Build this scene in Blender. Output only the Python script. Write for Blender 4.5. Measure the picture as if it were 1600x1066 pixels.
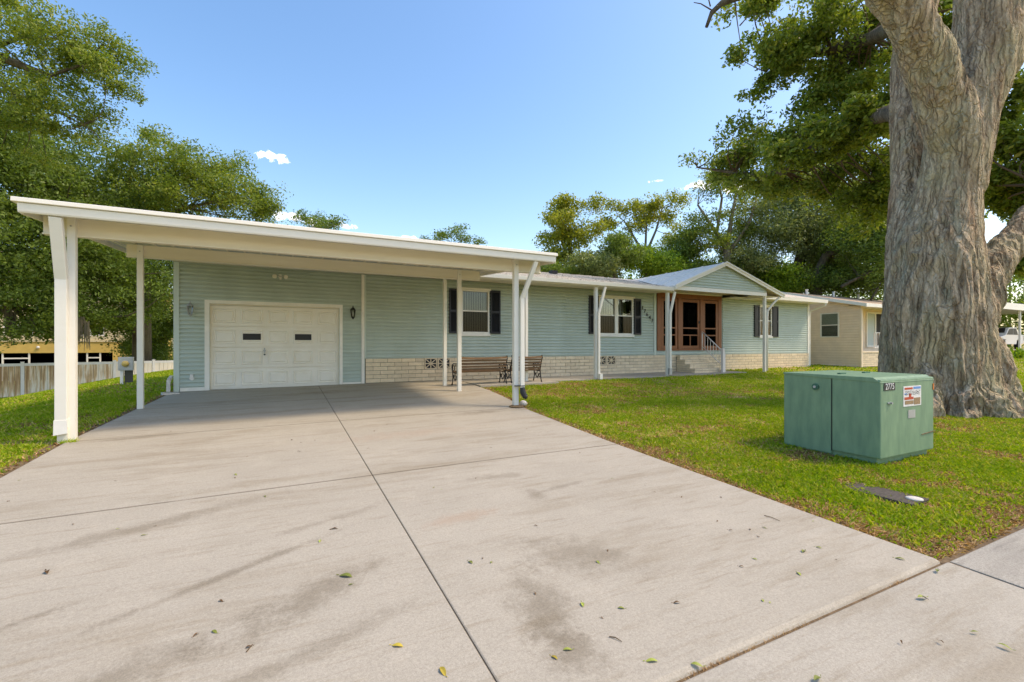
import bpy, bmesh, math, random
import numpy as np
from mathutils import Vector, Matrix, noise

for o in list(bpy.data.objects): bpy.data.objects.remove(o)
SC = bpy.context.scene
COL = SC.collection
R = math.radians
PI = math.pi

# ------------------------------------------------------------------ camera
FPX, CX, HY, YAW, ZC = 722.0, 800.0, 540.0, R(26.5), 1.06
sY, cY = math.sin(YAW), math.cos(YAW)
cam_d = bpy.data.cameras.new("camera")
cam = bpy.data.objects.new("camera", cam_d)
COL.objects.link(cam)
cam.location = (0, 0, ZC)
cam.rotation_euler = (R(90), 0, -YAW)
cam_d.sensor_width = 36.0
cam_d.lens = FPX / 1600 * 36.0
cam_d.shift_y = 7.0 / 1600
cam_d.clip_start = 0.05
cam_d.clip_end = 2000
SC.camera = cam

# ------------------------------------------------------------------ sky, sun, exposure
SUN = Vector((0.62, -0.36, 1.0)).normalized()
elev = math.asin(SUN.z)
azim = math.atan2(SUN.x, SUN.y)
W = bpy.data.worlds.new("World")
SC.world = W
W.use_nodes = True
wn, wl = W.node_tree.nodes, W.node_tree.links
for n in list(wn): wn.remove(n)
wo = wn.new("ShaderNodeOutputWorld")
bg = wn.new("ShaderNodeBackground")
sky = wn.new("ShaderNodeTexSky")
sky.sky_type = 'NISHITA'
sky.sun_disc = False
sky.sun_elevation = elev
sky.sun_rotation = azim
sky.air_density = 1.1
sky.dust_density = 1.5
sky.ozone_density = 1.5
sky.altitude = 10
bg.inputs['Strength'].default_value = 0.145
hs = wn.new("ShaderNodeHueSaturation")
hs.inputs['Saturation'].default_value = 1.26
hs.inputs['Hue'].default_value = 0.5
wl.new(sky.outputs[0], hs.inputs['Color'])
# small fair-weather clouds: soft masks round fixed directions, broken up with noise
geo = wn.new("ShaderNodeTexCoord")


def wmath(op, a, b=None, c=None):
    n = wn.new("ShaderNodeMath"); n.operation = op
    for i, v in enumerate((a, b, c)):
        if v is None: continue
        if isinstance(v, (int, float)): n.inputs[i].default_value = v
        else: wl.new(v, n.inputs[i])
    return n.outputs[0]


def dirpx(px, py):
    u = (px - CX) / FPX
    return Vector((sY + u * cY, cY - u * sY, (HY - py) / FPX)).normalized()


cn = wn.new("ShaderNodeTexNoise")
cn.inputs['Scale'].default_value = 90
cn.inputs['Detail'].default_value = 6
cn.inputs['Roughness'].default_value = .55
wl.new(geo.outputs['Generated'], cn.inputs['Vector'])
mask = None
for (px, py, w, h) in ((412, 241, .026, .013), (438, 249, .022, .011), (452, 338, .040, .013), (505, 349, .05, .010), (546, 354, .03, .007),
                       (1105, 288, .05, .014), (1150, 290, .045, .02), (1128, 268, .04, .008), (1025, 283, .02, .004), (640, 372, .03, .006),
                       (1590, 300, .05, .02), (930, 330, .0001, .0001)):
    d = dirpx(px, py)
    rt = Vector((d.y, -d.x, 0)).normalized()
    up = rt.cross(d).normalized()
    acc = None
    for vec, s in ((rt, w), (up, h)):
        dp = wn.new("ShaderNodeVectorMath"); dp.operation = 'DOT_PRODUCT'
        wl.new(geo.outputs['Generated'], dp.inputs[0]); dp.inputs[1].default_value = vec
        o_ = wmath('POWER', wmath('ABSOLUTE', wmath('DIVIDE', wmath('SUBTRACT', dp.outputs['Value'], d.dot(vec)), s)), 2.0)
        acc = o_ if acc is None else wmath('ADD', acc, o_)
    dp = wn.new("ShaderNodeVectorMath"); dp.operation = 'DOT_PRODUCT'
    wl.new(geo.outputs['Generated'], dp.inputs[0]); dp.inputs[1].default_value = d
    front = wmath('GREATER_THAN', dp.outputs['Value'], 0.5)
    m = wmath('MULTIPLY', wmath('MAXIMUM', wmath('SUBTRACT', 1.0, acc), 0.0), front)
    mask = m if mask is None else wmath('MAXIMUM', mask, m)
cl = wmath('SUBTRACT', wmath('ADD', mask, wmath('MULTIPLY', cn.outputs['Fac'], 3.4)), 2.15)
clm = wmath('MULTIPLY', wmath('MINIMUM', wmath('MAXIMUM', wmath('MULTIPLY', cl, 1.5), 0.0), 1.0), wmath('GREATER_THAN', mask, 0.0))
mixw = wn.new("ShaderNodeMixRGB")
mixw.inputs[2].default_value = (7.2, 7.5, 8.0, 1)
wl.new(clm, mixw.inputs[0]); wl.new(hs.outputs[0], mixw.inputs[1])
wl.new(mixw.outputs[0], bg.inputs['Color'])
wl.new(bg.outputs[0], wo.inputs['Surface'])

sun_d = bpy.data.lights.new("sun", 'SUN')
sun_d.energy = 1.25
sun_d.angle = R(9)
sun_d.color = (1.0, 0.90, 0.74)
sun = bpy.data.objects.new("sun", sun_d)
COL.objects.link(sun)
sun.rotation_euler = SUN.to_track_quat('Z', 'Y').to_euler()
sun.location = (20, -10, 40)

SC.view_settings.view_transform = 'Standard'
SC.view_settings.look = 'None'
SC.view_settings.exposure = 1.15
SC.view_settings.gamma = 1
SC.view_settings.use_curve_mapping = False
# camera white balance set for the bluish open shade, as the photographer's was
SC.view_settings.use_white_balance = True
SC.view_settings.white_balance_temperature = 7550
SC.view_settings.white_balance_tint = 14
SC.render.engine = 'CYCLES'
SC.cycles.max_bounces = 12
SC.cycles.diffuse_bounces = 7
SC.cycles.transparent_max_bounces = 12

# ------------------------------------------------------------------ helpers
rng = np.random.default_rng(7)
random.seed(7)


def T(px, py, t):
    """point seen at photo pixel (px,py) at real distance t along the view axis"""
    u = (px - CX) / FPX
    return Vector(((sY + u * cY) * t, (cY - u * sY) * t, ZC + (HY - py) / FPX * t))


def F(px, py, Y=13.4):
    u = (px - CX) / FPX
    return T(px, py, Y / (cY - u * sY))


def sstep(a, b, x):
    k = np.clip((x - a) / (b - a), 0, 1)
    return k * k * (3 - 2 * k)


def g(X, Y):
    """ground height"""
    X = np.asarray(X, float); Y = np.asarray(Y, float)
    k = .041 * np.minimum(0, Y - 13.4)
    k = np.maximum(k, -.58)
    x = np.where(X < 2, .01 * (X - 2), .004 * (np.minimum(X, 25) - 2))
    x = np.maximum(x, -.08)
    w = np.clip((-2.7 - X) / 9.4, 0, 1)
    drop = 1.5 * w ** 1.5 * sstep(2, 12, Y)
    rise = .62 * sstep(28, 46, X) * sstep(4, 12, Y)
    return k + x - drop + rise


def gz(x, y): return float(g(x, y))


MATS = {}


def mat(name, col, rough=.7, spec=.3, metal=0, noise_s=None, amt=.15, bump=0, bscale=60, col2=None, detail=5, stretch=None, coord='Object', randobj=0):
    m = bpy.data.materials.new(name); m.use_nodes = True
    nt = m.node_tree; N, L = nt.nodes, nt.links
    p = N['Principled BSDF']
    p.inputs['Base Color'].default_value = (*col, 1)
    p.inputs['Roughness'].default_value = rough
    p.inputs['Specular IOR Level'].default_value = spec
    p.inputs['Metallic'].default_value = metal
    vec = None
    if noise_s or bump:
        tc = N.new('ShaderNodeTexCoord')
        g_ = N.new('ShaderNodeNewGeometry')
        mp = N.new('ShaderNodeMapping')
        L.new(g_.outputs['Position'] if coord == 'World' else tc.outputs[coord], mp.inputs[0])
        if stretch: mp.inputs['Scale'].default_value = stretch
        vec = mp.outputs[0]
    last = None
    if noise_s:
        n = N.new('ShaderNodeTexNoise'); n.inputs['Scale'].default_value = noise_s; n.inputs['Detail'].default_value = detail
        n.inputs['Roughness'].default_value = .6
        L.new(vec, n.inputs['Vector'])
        cr = N.new('ShaderNodeValToRGB')
        c2 = col2 or tuple(c * (1 - amt) for c in col)
        c1 = col if col2 else tuple(min(1, c * (1 + amt)) for c in col)
        cr.color_ramp.elements[0].color = (*c2, 1); cr.color_ramp.elements[0].position = .32
        cr.color_ramp.elements[1].color = (*c1, 1); cr.color_ramp.elements[1].position = .68
        L.new(n.outputs['Fac'], cr.inputs[0])
        last = cr.outputs[0]
        L.new(last, p.inputs['Base Color'])
    if randobj:
        oi = N.new('ShaderNodeObjectInfo')
        mr = N.new('ShaderNodeMapRange'); mr.inputs[3].default_value = 1 - randobj; mr.inputs[4].default_value = 1 + randobj * .6
        L.new(oi.outputs['Random'], mr.inputs[0])
        mx = N.new('ShaderNodeMixRGB'); mx.blend_type = 'MULTIPLY'; mx.inputs[0].default_value = 1
        if last: L.new(last, mx.inputs[1])
        else: mx.inputs[1].default_value = (*col, 1)
        L.new(mr.outputs[0], mx.inputs[2]); L.new(mx.outputs[0], p.inputs['Base Color'])
    if bump:
        n2 = N.new('ShaderNodeTexNoise'); n2.inputs['Scale'].default_value = bscale; n2.inputs['Detail'].default_value = 6
        L.new(vec, n2.inputs['Vector'])
        b = N.new('ShaderNodeBump'); b.inputs['Strength'].default_value = bump; b.inputs['Distance'].default_value = .02
        L.new(n2.outputs['Fac'], b.inputs['Height']); L.new(b.outputs[0], p.inputs['Normal'])
    MATS[name] = m
    return m


def nodes(m): return m.node_tree.nodes, m.node_tree.links, m.node_tree.nodes['Principled BSDF']


M_WHITE = mat('white_painted_aluminium', (.80, .77, .69), .55, .3, noise_s=3.0, amt=.06, col2=(.77, .74, .65), coord='World', stretch=(1, 1, 2.5), bump=.05)
M_WHITE2 = mat('white_vinyl_trim', (.84, .81, .74), .5, .3, noise_s=5, amt=.05, coord='World')
M_BEAM = mat('cream_painted_beam', (.82, .765, .64), .6, .25, noise_s=1.4, amt=.1, col2=(.75, .69, .56), coord='World', stretch=(.6, 1, 6))
M_SIDE = mat('pale_teal_siding', (.505, .585, .53), .5, .28, noise_s=2.2, amt=.08, col2=(.45, .53, .475), coord='World', randobj=.035, stretch=(1, 1, .6))
M_SIDETRIM = mat('pale_teal_trim', (.56, .64, .575), .5, .28)
M_GDOOR = mat('garage_door_white', (.88, .84, .76), .5, .3, noise_s=3, amt=.06, col2=(.83, .78, .68), coord='World')
M_BLACK = mat('shutter_black', (.012, .014, .02), .45, .4)
M_NAVY = mat('dark_plastic', (.02, .02, .022), .5, .4)
M_MORTAR = mat('mortar_grey', (.30, .26, .20), .9, .1, noise_s=30, amt=.2, coord='World')
M_BRICK = mat('cream_slump_brick', (.84, .70, .50), .85, .15, noise_s=9, col2=(.72, .59, .42), coord='World', bump=.5, bscale=45, randobj=.1)
M_WOODDOOR = mat('redwood_stain', (.30, .10, .032), .45, .35, noise_s=6, col2=(.20, .065, .022), coord='World', stretch=(8, 8, .8))
M_SLAT = mat('weathered_brown_slat', (.24, .14, .065), .6, .25, noise_s=4, col2=(.13, .07, .032), coord='Object', stretch=(1.5, 12, 12), randobj=.18)
M_IRON = mat('black_cast_iron', (.012, .011, .01), .5, .4)
M_SCREEN = mat('dark_interior', (.016, .016, .015), .6, .2)
M_BLIND = mat('vertical_blind_cream', (.50, .49, .42), .7, .2)
M_SHADE = mat('white_roller_shade', (.55, .62, .58), .7, .2)
M_RAIL = mat('rail_white', (.78, .72, .68), .5, .3)
M_ROOFG = mat('grey_white_shingle', (.78, .71, .62), .9, .1, noise_s=22, col2=(.38, .34, .29), coord='World', bump=.4, bscale=40)
M_ROOFPAN = mat('carport_roof_metal', (.66, .65, .62), .5, .3)
M_PLANTDIRT = mat('soil_brown', (.24, .17, .10), .95, .1, noise_s=12, col2=(.11, .075, .045), coord='World', bump=.6, bscale=40)
M_GREENBOX = mat('transformer_green', (.21, .33, .20), .5, .3, noise_s=5, col2=(.15, .255, .16), coord='World', stretch=(2.5, 2.5, .6), bump=.05)
M_GREENTOP = mat('transformer_dark_green', (.06, .15, .10), .6, .2, noise_s=9, amt=.2, coord='World')
M_STEEL = mat('grey_steel', (.42, .43, .43), .45, .5, metal=.4, noise_s=8, amt=.1, coord='World')
M_BRASS = mat('yellow_meter_face', (.55, .40, .12), .35, .4)
M_BUFF = mat('neighbour_beige_siding', (.88, .72, .54), .6, .2, noise_s=3, amt=.06, coord='World', randobj=.03)
M_BUFFROOF = mat('neighbour_tan_roof', (.50, .36, .25), .8, .15, noise_s=6, amt=.15, coord='World')
M_YELLOW = mat('yellow_stucco', (.66, .46, .14), .9, .1, noise_s=2, amt=.07, coord='World')
M_YELLOW2 = mat('pale_yellow_stucco', (.72, .60, .38), .9, .1, noise_s=2, amt=.07, coord='World')
M_CARW = mat('white_car_paint', (.70, .71, .72), .25, .5)
M_TYRE = mat('tyre_rubber', (.02, .02, .02), .8, .2)
M_RIM = mat('wheel_alloy', (.45, .45, .46), .3, .5, metal=.8)
M_DIG = mat('plate_digit_white', (.75, .75, .72), .5, .3)
M_RED = mat('label_red', (.50, .07, .03), .5, .3)
M_BLUE = mat('label_blue', (.12, .28, .60), .5, .3)
M_LABEL = mat('label_white', (.75, .73, .70), .5, .3, noise_s=30, amt=.12, coord='World')
M_ORANGE = mat('orange_reflector', (.65, .17, .03), .4, .4)
M_INK = mat('ink_black', (.03, .03, .035), .6, .2)
M_TAN = mat('label_tan_worn', (.33, .22, .12), .7, .2, noise_s=80, amt=.5, coord='World')
M_LID = mat('dark_grey_meter_lid', (.10, .085, .07), .85, .15, noise_s=20, amt=.35, coord='World', stretch=(1, 6, 1))
M_STONE = mat('pale_stone', (.62, .58, .52), .9, .1, noise_s=15, amt=.15, coord='World', bump=.4)
M_MOSS = mat('grey_spanish_moss', (.13, .11, .07), .9, .1)
M_TWIG = mat('twig_brown', (.13, .09, .055), .9, .1)
M_WOODPOLE = mat('pole_wood', (.12, .09, .07), .9, .1)


def leafmat(name, cols, trans=.42, rough=.45, spec=.3, nscale=.6):
    m = bpy.data.materials.new(name); m.use_nodes = True
    N, L = m.node_tree.nodes, m.node_tree.links
    for n in list(N): N.remove(n)
    out = N.new('ShaderNodeOutputMaterial')
    ge = N.new('ShaderNodeNewGeometry')
    nz = N.new('ShaderNodeTexNoise'); nz.inputs['Scale'].default_value = nscale; nz.inputs['Detail'].default_value = 4; nz.inputs['Roughness'].default_value = .65
    L.new(ge.outputs['Position'], nz.inputs['Vector'])
    ma = N.new('ShaderNodeMath'); ma.operation = 'MULTIPLY_ADD'; ma.inputs[1].default_value = .62; ma.inputs[2].default_value = -.12
    L.new(ge.outputs['Random Per Island'], ma.inputs[0])
    mb_ = N.new('ShaderNodeMath'); mb_.operation = 'MULTIPLY_ADD'; mb_.inputs[1].default_value = .62
    L.new(nz.outputs['Fac'], mb_.inputs[0]); L.new(ma.outputs[0], mb_.inputs[2])
    cr = N.new('ShaderNodeValToRGB')
    el = cr.color_ramp.elements
    while len(el) < len(cols): el.new(.5)
    for i, c in enumerate(cols):
        el[i].position = c[0]; el[i].color = (*c[1], 1)
    L.new(mb_.outputs[0], cr.inputs[0])
    p = N.new('ShaderNodeBsdfPrincipled'); p.inputs['Roughness'].default_value = rough
    p.inputs['Specular IOR Level'].default_value = spec
    L.new(cr.outputs[0], p.inputs['Base Color'])
    if trans > 0:
        tr = N.new('ShaderNodeBsdfTranslucent')
        hsn = N.new('ShaderNodeMixRGB'); hsn.blend_type = 'MULTIPLY'; hsn.inputs[0].default_value = 1; hsn.inputs[2].default_value = (1.5, 1.5, .6, 1)
        L.new(cr.outputs[0], hsn.inputs[1]); L.new(hsn.outputs[0], tr.inputs['Color'])
        mx = N.new('ShaderNodeMixShader'); mx.inputs[0].default_value = trans
        L.new(p.outputs[0], mx.inputs[1]); L.new(tr.outputs[0], mx.inputs[2]); L.new(mx.outputs[0], out.inputs[0])
    else:
        L.new(p.outputs[0], out.inputs[0])
    return m


ML_OAK = leafmat('oak_leaves', ((.05, (0.039, 0.060, 0.010)), (.45, (0.174, 0.251, 0.040)), (.75, (0.278, 0.323, 0.058)), (1, (0.453, 0.375, 0.103))))
ML_OAKD = leafmat('dark_oak_leaves', ((.05, (0.034, 0.059, 0.013)), (.5, (0.155, 0.232, 0.046)), (.85, (0.226, 0.302, 0.062)), (1, (0.339, 0.332, 0.084))))
ML_BRIGHT = leafmat('bright_green_leaves', ((.05, (0.059, 0.100, 0.011)), (.5, (0.230, 0.365, 0.037)), (.85, (0.368, 0.472, 0.052)), (1, (0.608, 0.520, 0.081))))
ML_YEL = leafmat('yellow_green_leaves', ((.05, (0.069, 0.091, 0.013)), (.5, (0.300, 0.334, 0.044)), (.85, (0.460, 0.430, 0.065)), (1, (0.659, 0.473, 0.096))))
ML_GREY = leafmat('grey_green_leaves', ((.05, (0.059, 0.077, 0.028)), (.5, (0.230, 0.280, 0.110)), (.85, (0.345, 0.387, 0.160)), (1, (0.507, 0.497, 0.209))))
ML_GRASS = leafmat('grass_blades', ((.03, (.12, .23, .010)), (.38, (.22, .36, .012)), (.62, (.36, .45, .02)), (.78, (.50, .48, .09)), (.84, (.62, .49, .24)), (1, (.72, .58, .34))), trans=.35, rough=.5, spec=.2, nscale=1.3)
ML_DRY = leafmat('dry_thatch', ((.05, (0.220, 0.120, 0.055)), (.4, (0.413, 0.252, 0.121)), (.7, (0.618, 0.416, 0.209)), (1, (0.797, 0.554, 0.297))), trans=.2, rough=.8, spec=.1, nscale=2)
ML_FALL = mat('fallen_leaf_green', (.30, .34, .06), .5, .3, randobj=.5)
ML_FALLY = mat('fallen_leaf_yellow', (.50, .38, .05), .5, .3, randobj=.2)
ML_FALLB = mat('fallen_leaf_brown', (.16, .09, .04), .7, .2, randobj=.4)


def glassmat(name, tint, refl=.35):
    m = bpy.data.materials.new(name); m.use_nodes = True
    N, L = m.node_tree.nodes, m.node_tree.links
    for n in list(N): N.remove(n)
    out = N.new('ShaderNodeOutputMaterial')
    tr = N.new('ShaderNodeBsdfTransparent'); tr.inputs[0].default_value = (*tint, 1)
    gl = N.new('ShaderNodeBsdfGlossy'); gl.inputs['Roughness'].default_value = .02
    lw = N.new('ShaderNodeLayerWeight'); lw.inputs[0].default_value = refl
    mx = N.new('ShaderNodeMixShader')
    L.new(lw.outputs['Fresnel'], mx.inputs[0]); L.new(tr.outputs[0], mx.inputs[1]); L.new(gl.outputs[0], mx.inputs[2]); L.new(mx.outputs[0], out.inputs[0])
    return m


M_GLASS = glassmat('window_glass', (.72, .76, .72), .35)
M_GLASSD = glassmat('screened_glass', (.5, .5, .46), .2)
M_MESH = glassmat('insect_screen', (.38, .38, .36), .03)
M_LAMPG = glassmat('lantern_glass', (.75, .78, .75), .3)


class MB:
    def __init__(s): s.v = []; s.f = []
    def add(s, vs, fs):
        b = len(s.v); s.v += [tuple(v) for v in vs]; s.f += [tuple(i + b for i in f) for f in fs]; return s
    def box(s, x0, x1, y0, y1, z0, z1):
        return s.add([(x0, y0, z0), (x1, y0, z0), (x1, y1, z0), (x0, y1, z0), (x0, y0, z1), (x1, y0, z1), (x1, y1, z1), (x0, y1, z1)],
                     [(0, 3, 2, 1), (4, 5, 6, 7), (0, 1, 5, 4), (1, 2, 6, 5), (2, 3, 7, 6), (3, 0, 4, 7)])
    def prism(s, pts, a, b, axis='x'):
        """polygon pts (2D) extruded along axis from a to b"""
        n = len(pts)
        def mk(p, k):
            return {'x': (k, p[0], p[1]), 'y': (p[0], k, p[1]), 'z': (p[0], p[1], k)}[axis]
        vs = [mk(p, a) for p in pts] + [mk(p, b) for p in pts]
        fs = [tuple(range(n))[::-1], tuple(range(n, 2 * n))] + [(i, (i + 1) % n, n + (i + 1) % n, n + i) for i in range(n)]
        return s.add(vs, fs)
    def bar(s, p, q, w, h=None, up=(0, 0, 1)):
        p, q = Vector(p), Vector(q); h = h or w
        d = (q - p).normalized(); up = Vector(up)
        if abs(d.dot(up)) > .98: up = Vector((0, 1, 0))
        a = d.cross(up).normalized() * w / 2; b = a.cross(d).normalized() * h / 2
        vs = [p - a - b, p + a - b, p + a + b, p - a + b, q - a - b, q + a - b, q + a + b, q - a + b]
        return s.add(vs, [(0, 3, 2, 1), (4, 5, 6, 7), (0, 1, 5, 4), (1, 2, 6, 5), (2, 3, 7, 6), (3, 0, 4, 7)])
    def tube(s, pts, rad, n=8, caps=True):
        pts = [Vector(p) for p in pts]
        if not isinstance(rad, (list, tuple)): rad = [rad] * len(pts)
        vs = []; prev = None
        for i, p in enumerate(pts):
            d = (pts[min(i + 1, len(pts) - 1)] - pts[max(i - 1, 0)]).normalized()
            if prev is None:
                a = d.orthogonal().normalized()
            else:
                a = (prev - d * prev.dot(d))
                a = a.normalized() if a.length > 1e-5 else d.orthogonal().normalized()
            prev = a; b = d.cross(a)
            for k in range(n):
                th = 2 * PI * k / n
                vs.append(p + (a * math.cos(th) + b * math.sin(th)) * rad[i])
        fs = []
        for i in range(len(pts) - 1):
            for k in range(n):
                fs.append((i * n + k, i * n + (k + 1) % n, (i + 1) * n + (k + 1) % n, (i + 1) * n + k))
        if caps:
            fs.append(tuple(range(n))[::-1]); fs.append(tuple((len(pts) - 1) * n + k for k in range(n)))
        return s.add(vs, fs)
    def lathe(s, prof, c=(0, 0, 0), n=16, axis='z'):
        vs = []
        for r, z in prof:
            for k in range(n):
                th = 2 * PI * k / n
                x, y = r * math.cos(th), r * math.sin(th)
                v = {'z': (x, y, z), 'y': (x, z, y), 'x': (z, x, y)}[axis]
                vs.append((c[0] + v[0], c[1] + v[1], c[2] + v[2]))
        fs = []
        for i in range(len(prof) - 1):
            for k in range(n):
                fs.append((i * n + k, i * n + (k + 1) % n, (i + 1) * n + (k + 1) % n, (i + 1) * n + k))
        fs.append(tuple(range(n))[::-1]); fs.append(tuple((len(prof) - 1) * n + k for k in range(n)))
        return s.add(vs, fs)
    def mesh(s, name, m, smooth=False, bevel=0):
        me = bpy.data.meshes.new(name); me.from_pydata(s.v, [], s.f)
        bm = bmesh.new(); bm.from_mesh(me)
        bmesh.ops.recalc_face_normals(bm, faces=bm.faces)
        if bevel: bmesh.ops.bevel(bm, geom=bm.edges[:], offset=bevel, segments=2, affect='EDGES', profile=.6)
        bm.to_mesh(me); bm.free()
        if smooth: me.polygons.foreach_set('use_smooth', [True] * len(me.polygons))
        if m: me.materials.append(m)
        return me
    def build(s, name, m, parent=None, smooth=False, bevel=0, **kw):
        return link(name, s.mesh(name, m, smooth, bevel), parent, **kw)


def link(name, me, parent=None, loc=None, rot=None, scale=None, label=None, kind=None):
    o = bpy.data.objects.new(name, me); COL.objects.link(o)
    if parent is not None:
        o.parent = parent
        o.matrix_parent_inverse = ROOTINV.get(parent.name, Matrix.Identity(4))
        ROOTINV[o.name] = Matrix.Identity(4) if loc is None else Matrix.Identity(4)
        if parent.type == 'MESH' and parent.name in MLOC:
            o.matrix_parent_inverse = Matrix.Translation(-MLOC[parent.name])
    if loc is not None: o.location = loc; MLOC[o.name] = Vector(loc)
    if rot is not None: o.rotation_euler = rot
    if scale is not None: o.scale = scale
    if label: o['label'] = label
    if kind: o['kind'] = kind
    return o


ROOTINV = {}; MLOC = {}


def thing(name, label, cat, loc=(0, 0, 0), group=None):
    o = bpy.data.objects.new(name, None); COL.objects.link(o)
    o.empty_display_size = .3
    o.location = loc
    ROOTINV[o.name] = Matrix.Translation(-Vector(loc))
    o['label'] = label; o['category'] = cat
    if group: o['group'] = group
    return o


def tag(o, label, cat, group=None, kind=None):
    o['label'] = label; o['category'] = cat
    if group: o['group'] = group
    if kind: o['kind'] = kind
    return o


def structure(o): o['kind'] = 'structure'; return o


def npmesh(name, V, k, m, smooth=False):
    """V: (n*k,3) array, every k verts are one polygon"""
    V = np.asarray(V, np.float32).reshape(-1, 3)
    nv = len(V); nf = nv // k
    me = bpy.data.meshes.new(name)
    me.vertices.add(nv); me.vertices.foreach_set('co', V.ravel())
    me.loops.add(nv); me.loops.foreach_set('vertex_index', np.arange(nv, dtype=np.int32))
    me.polygons.add(nf); me.polygons.foreach_set('loop_start', np.arange(0, nv, k, dtype=np.int32))
    me.polygons.foreach_set('loop_total', np.full(nf, k, np.int32))
    me.materials.append(m)
    me.update(calc_edges=True)
    return me


def gridmesh(name, X, Y, Z, m, smooth=True):
    """X,Y,Z 2D arrays"""
    n, k = X.shape
    V = np.stack([X, Y, Z], -1).reshape(-1, 3)
    i = np.arange(n * k).reshape(n, k)
    Fc = np.stack([i[:-1, :-1], i[1:, :-1], i[1:, 1:], i[:-1, 1:]], -1).reshape(-1, 4)
    me = bpy.data.meshes.new(name); me.from_pydata(V.tolist(), [], Fc.tolist())
    bm = bmesh.new(); bm.from_mesh(me); bmesh.ops.recalc_face_normals(bm, faces=bm.faces)
    bm.faces.ensure_lookup_table()
    if sum(f.normal.z for f in bm.faces) < 0: bmesh.ops.reverse_faces(bm, faces=bm.faces)
    bm.to_mesh(me); bm.free()
    if smooth: me.polygons.foreach_set('use_smooth', [True] * len(me.polygons))
    me.materials.append(m)
    return me


# ------------------------------------------------------------------ ground
def edgeR(Y):   # right edge of the driveway
    return np.interp(Y, [0, 5.3, 8.1, 9.5, 10.9, 12.0], [4.20, 4.22, 4.36, 4.62, 4.78, 4.8])


def edgeL(Y):
    return np.interp(Y, [-5, 6, 8.3, 13.4], [-2.62, -2.62, -2.62, -2.30])


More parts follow.
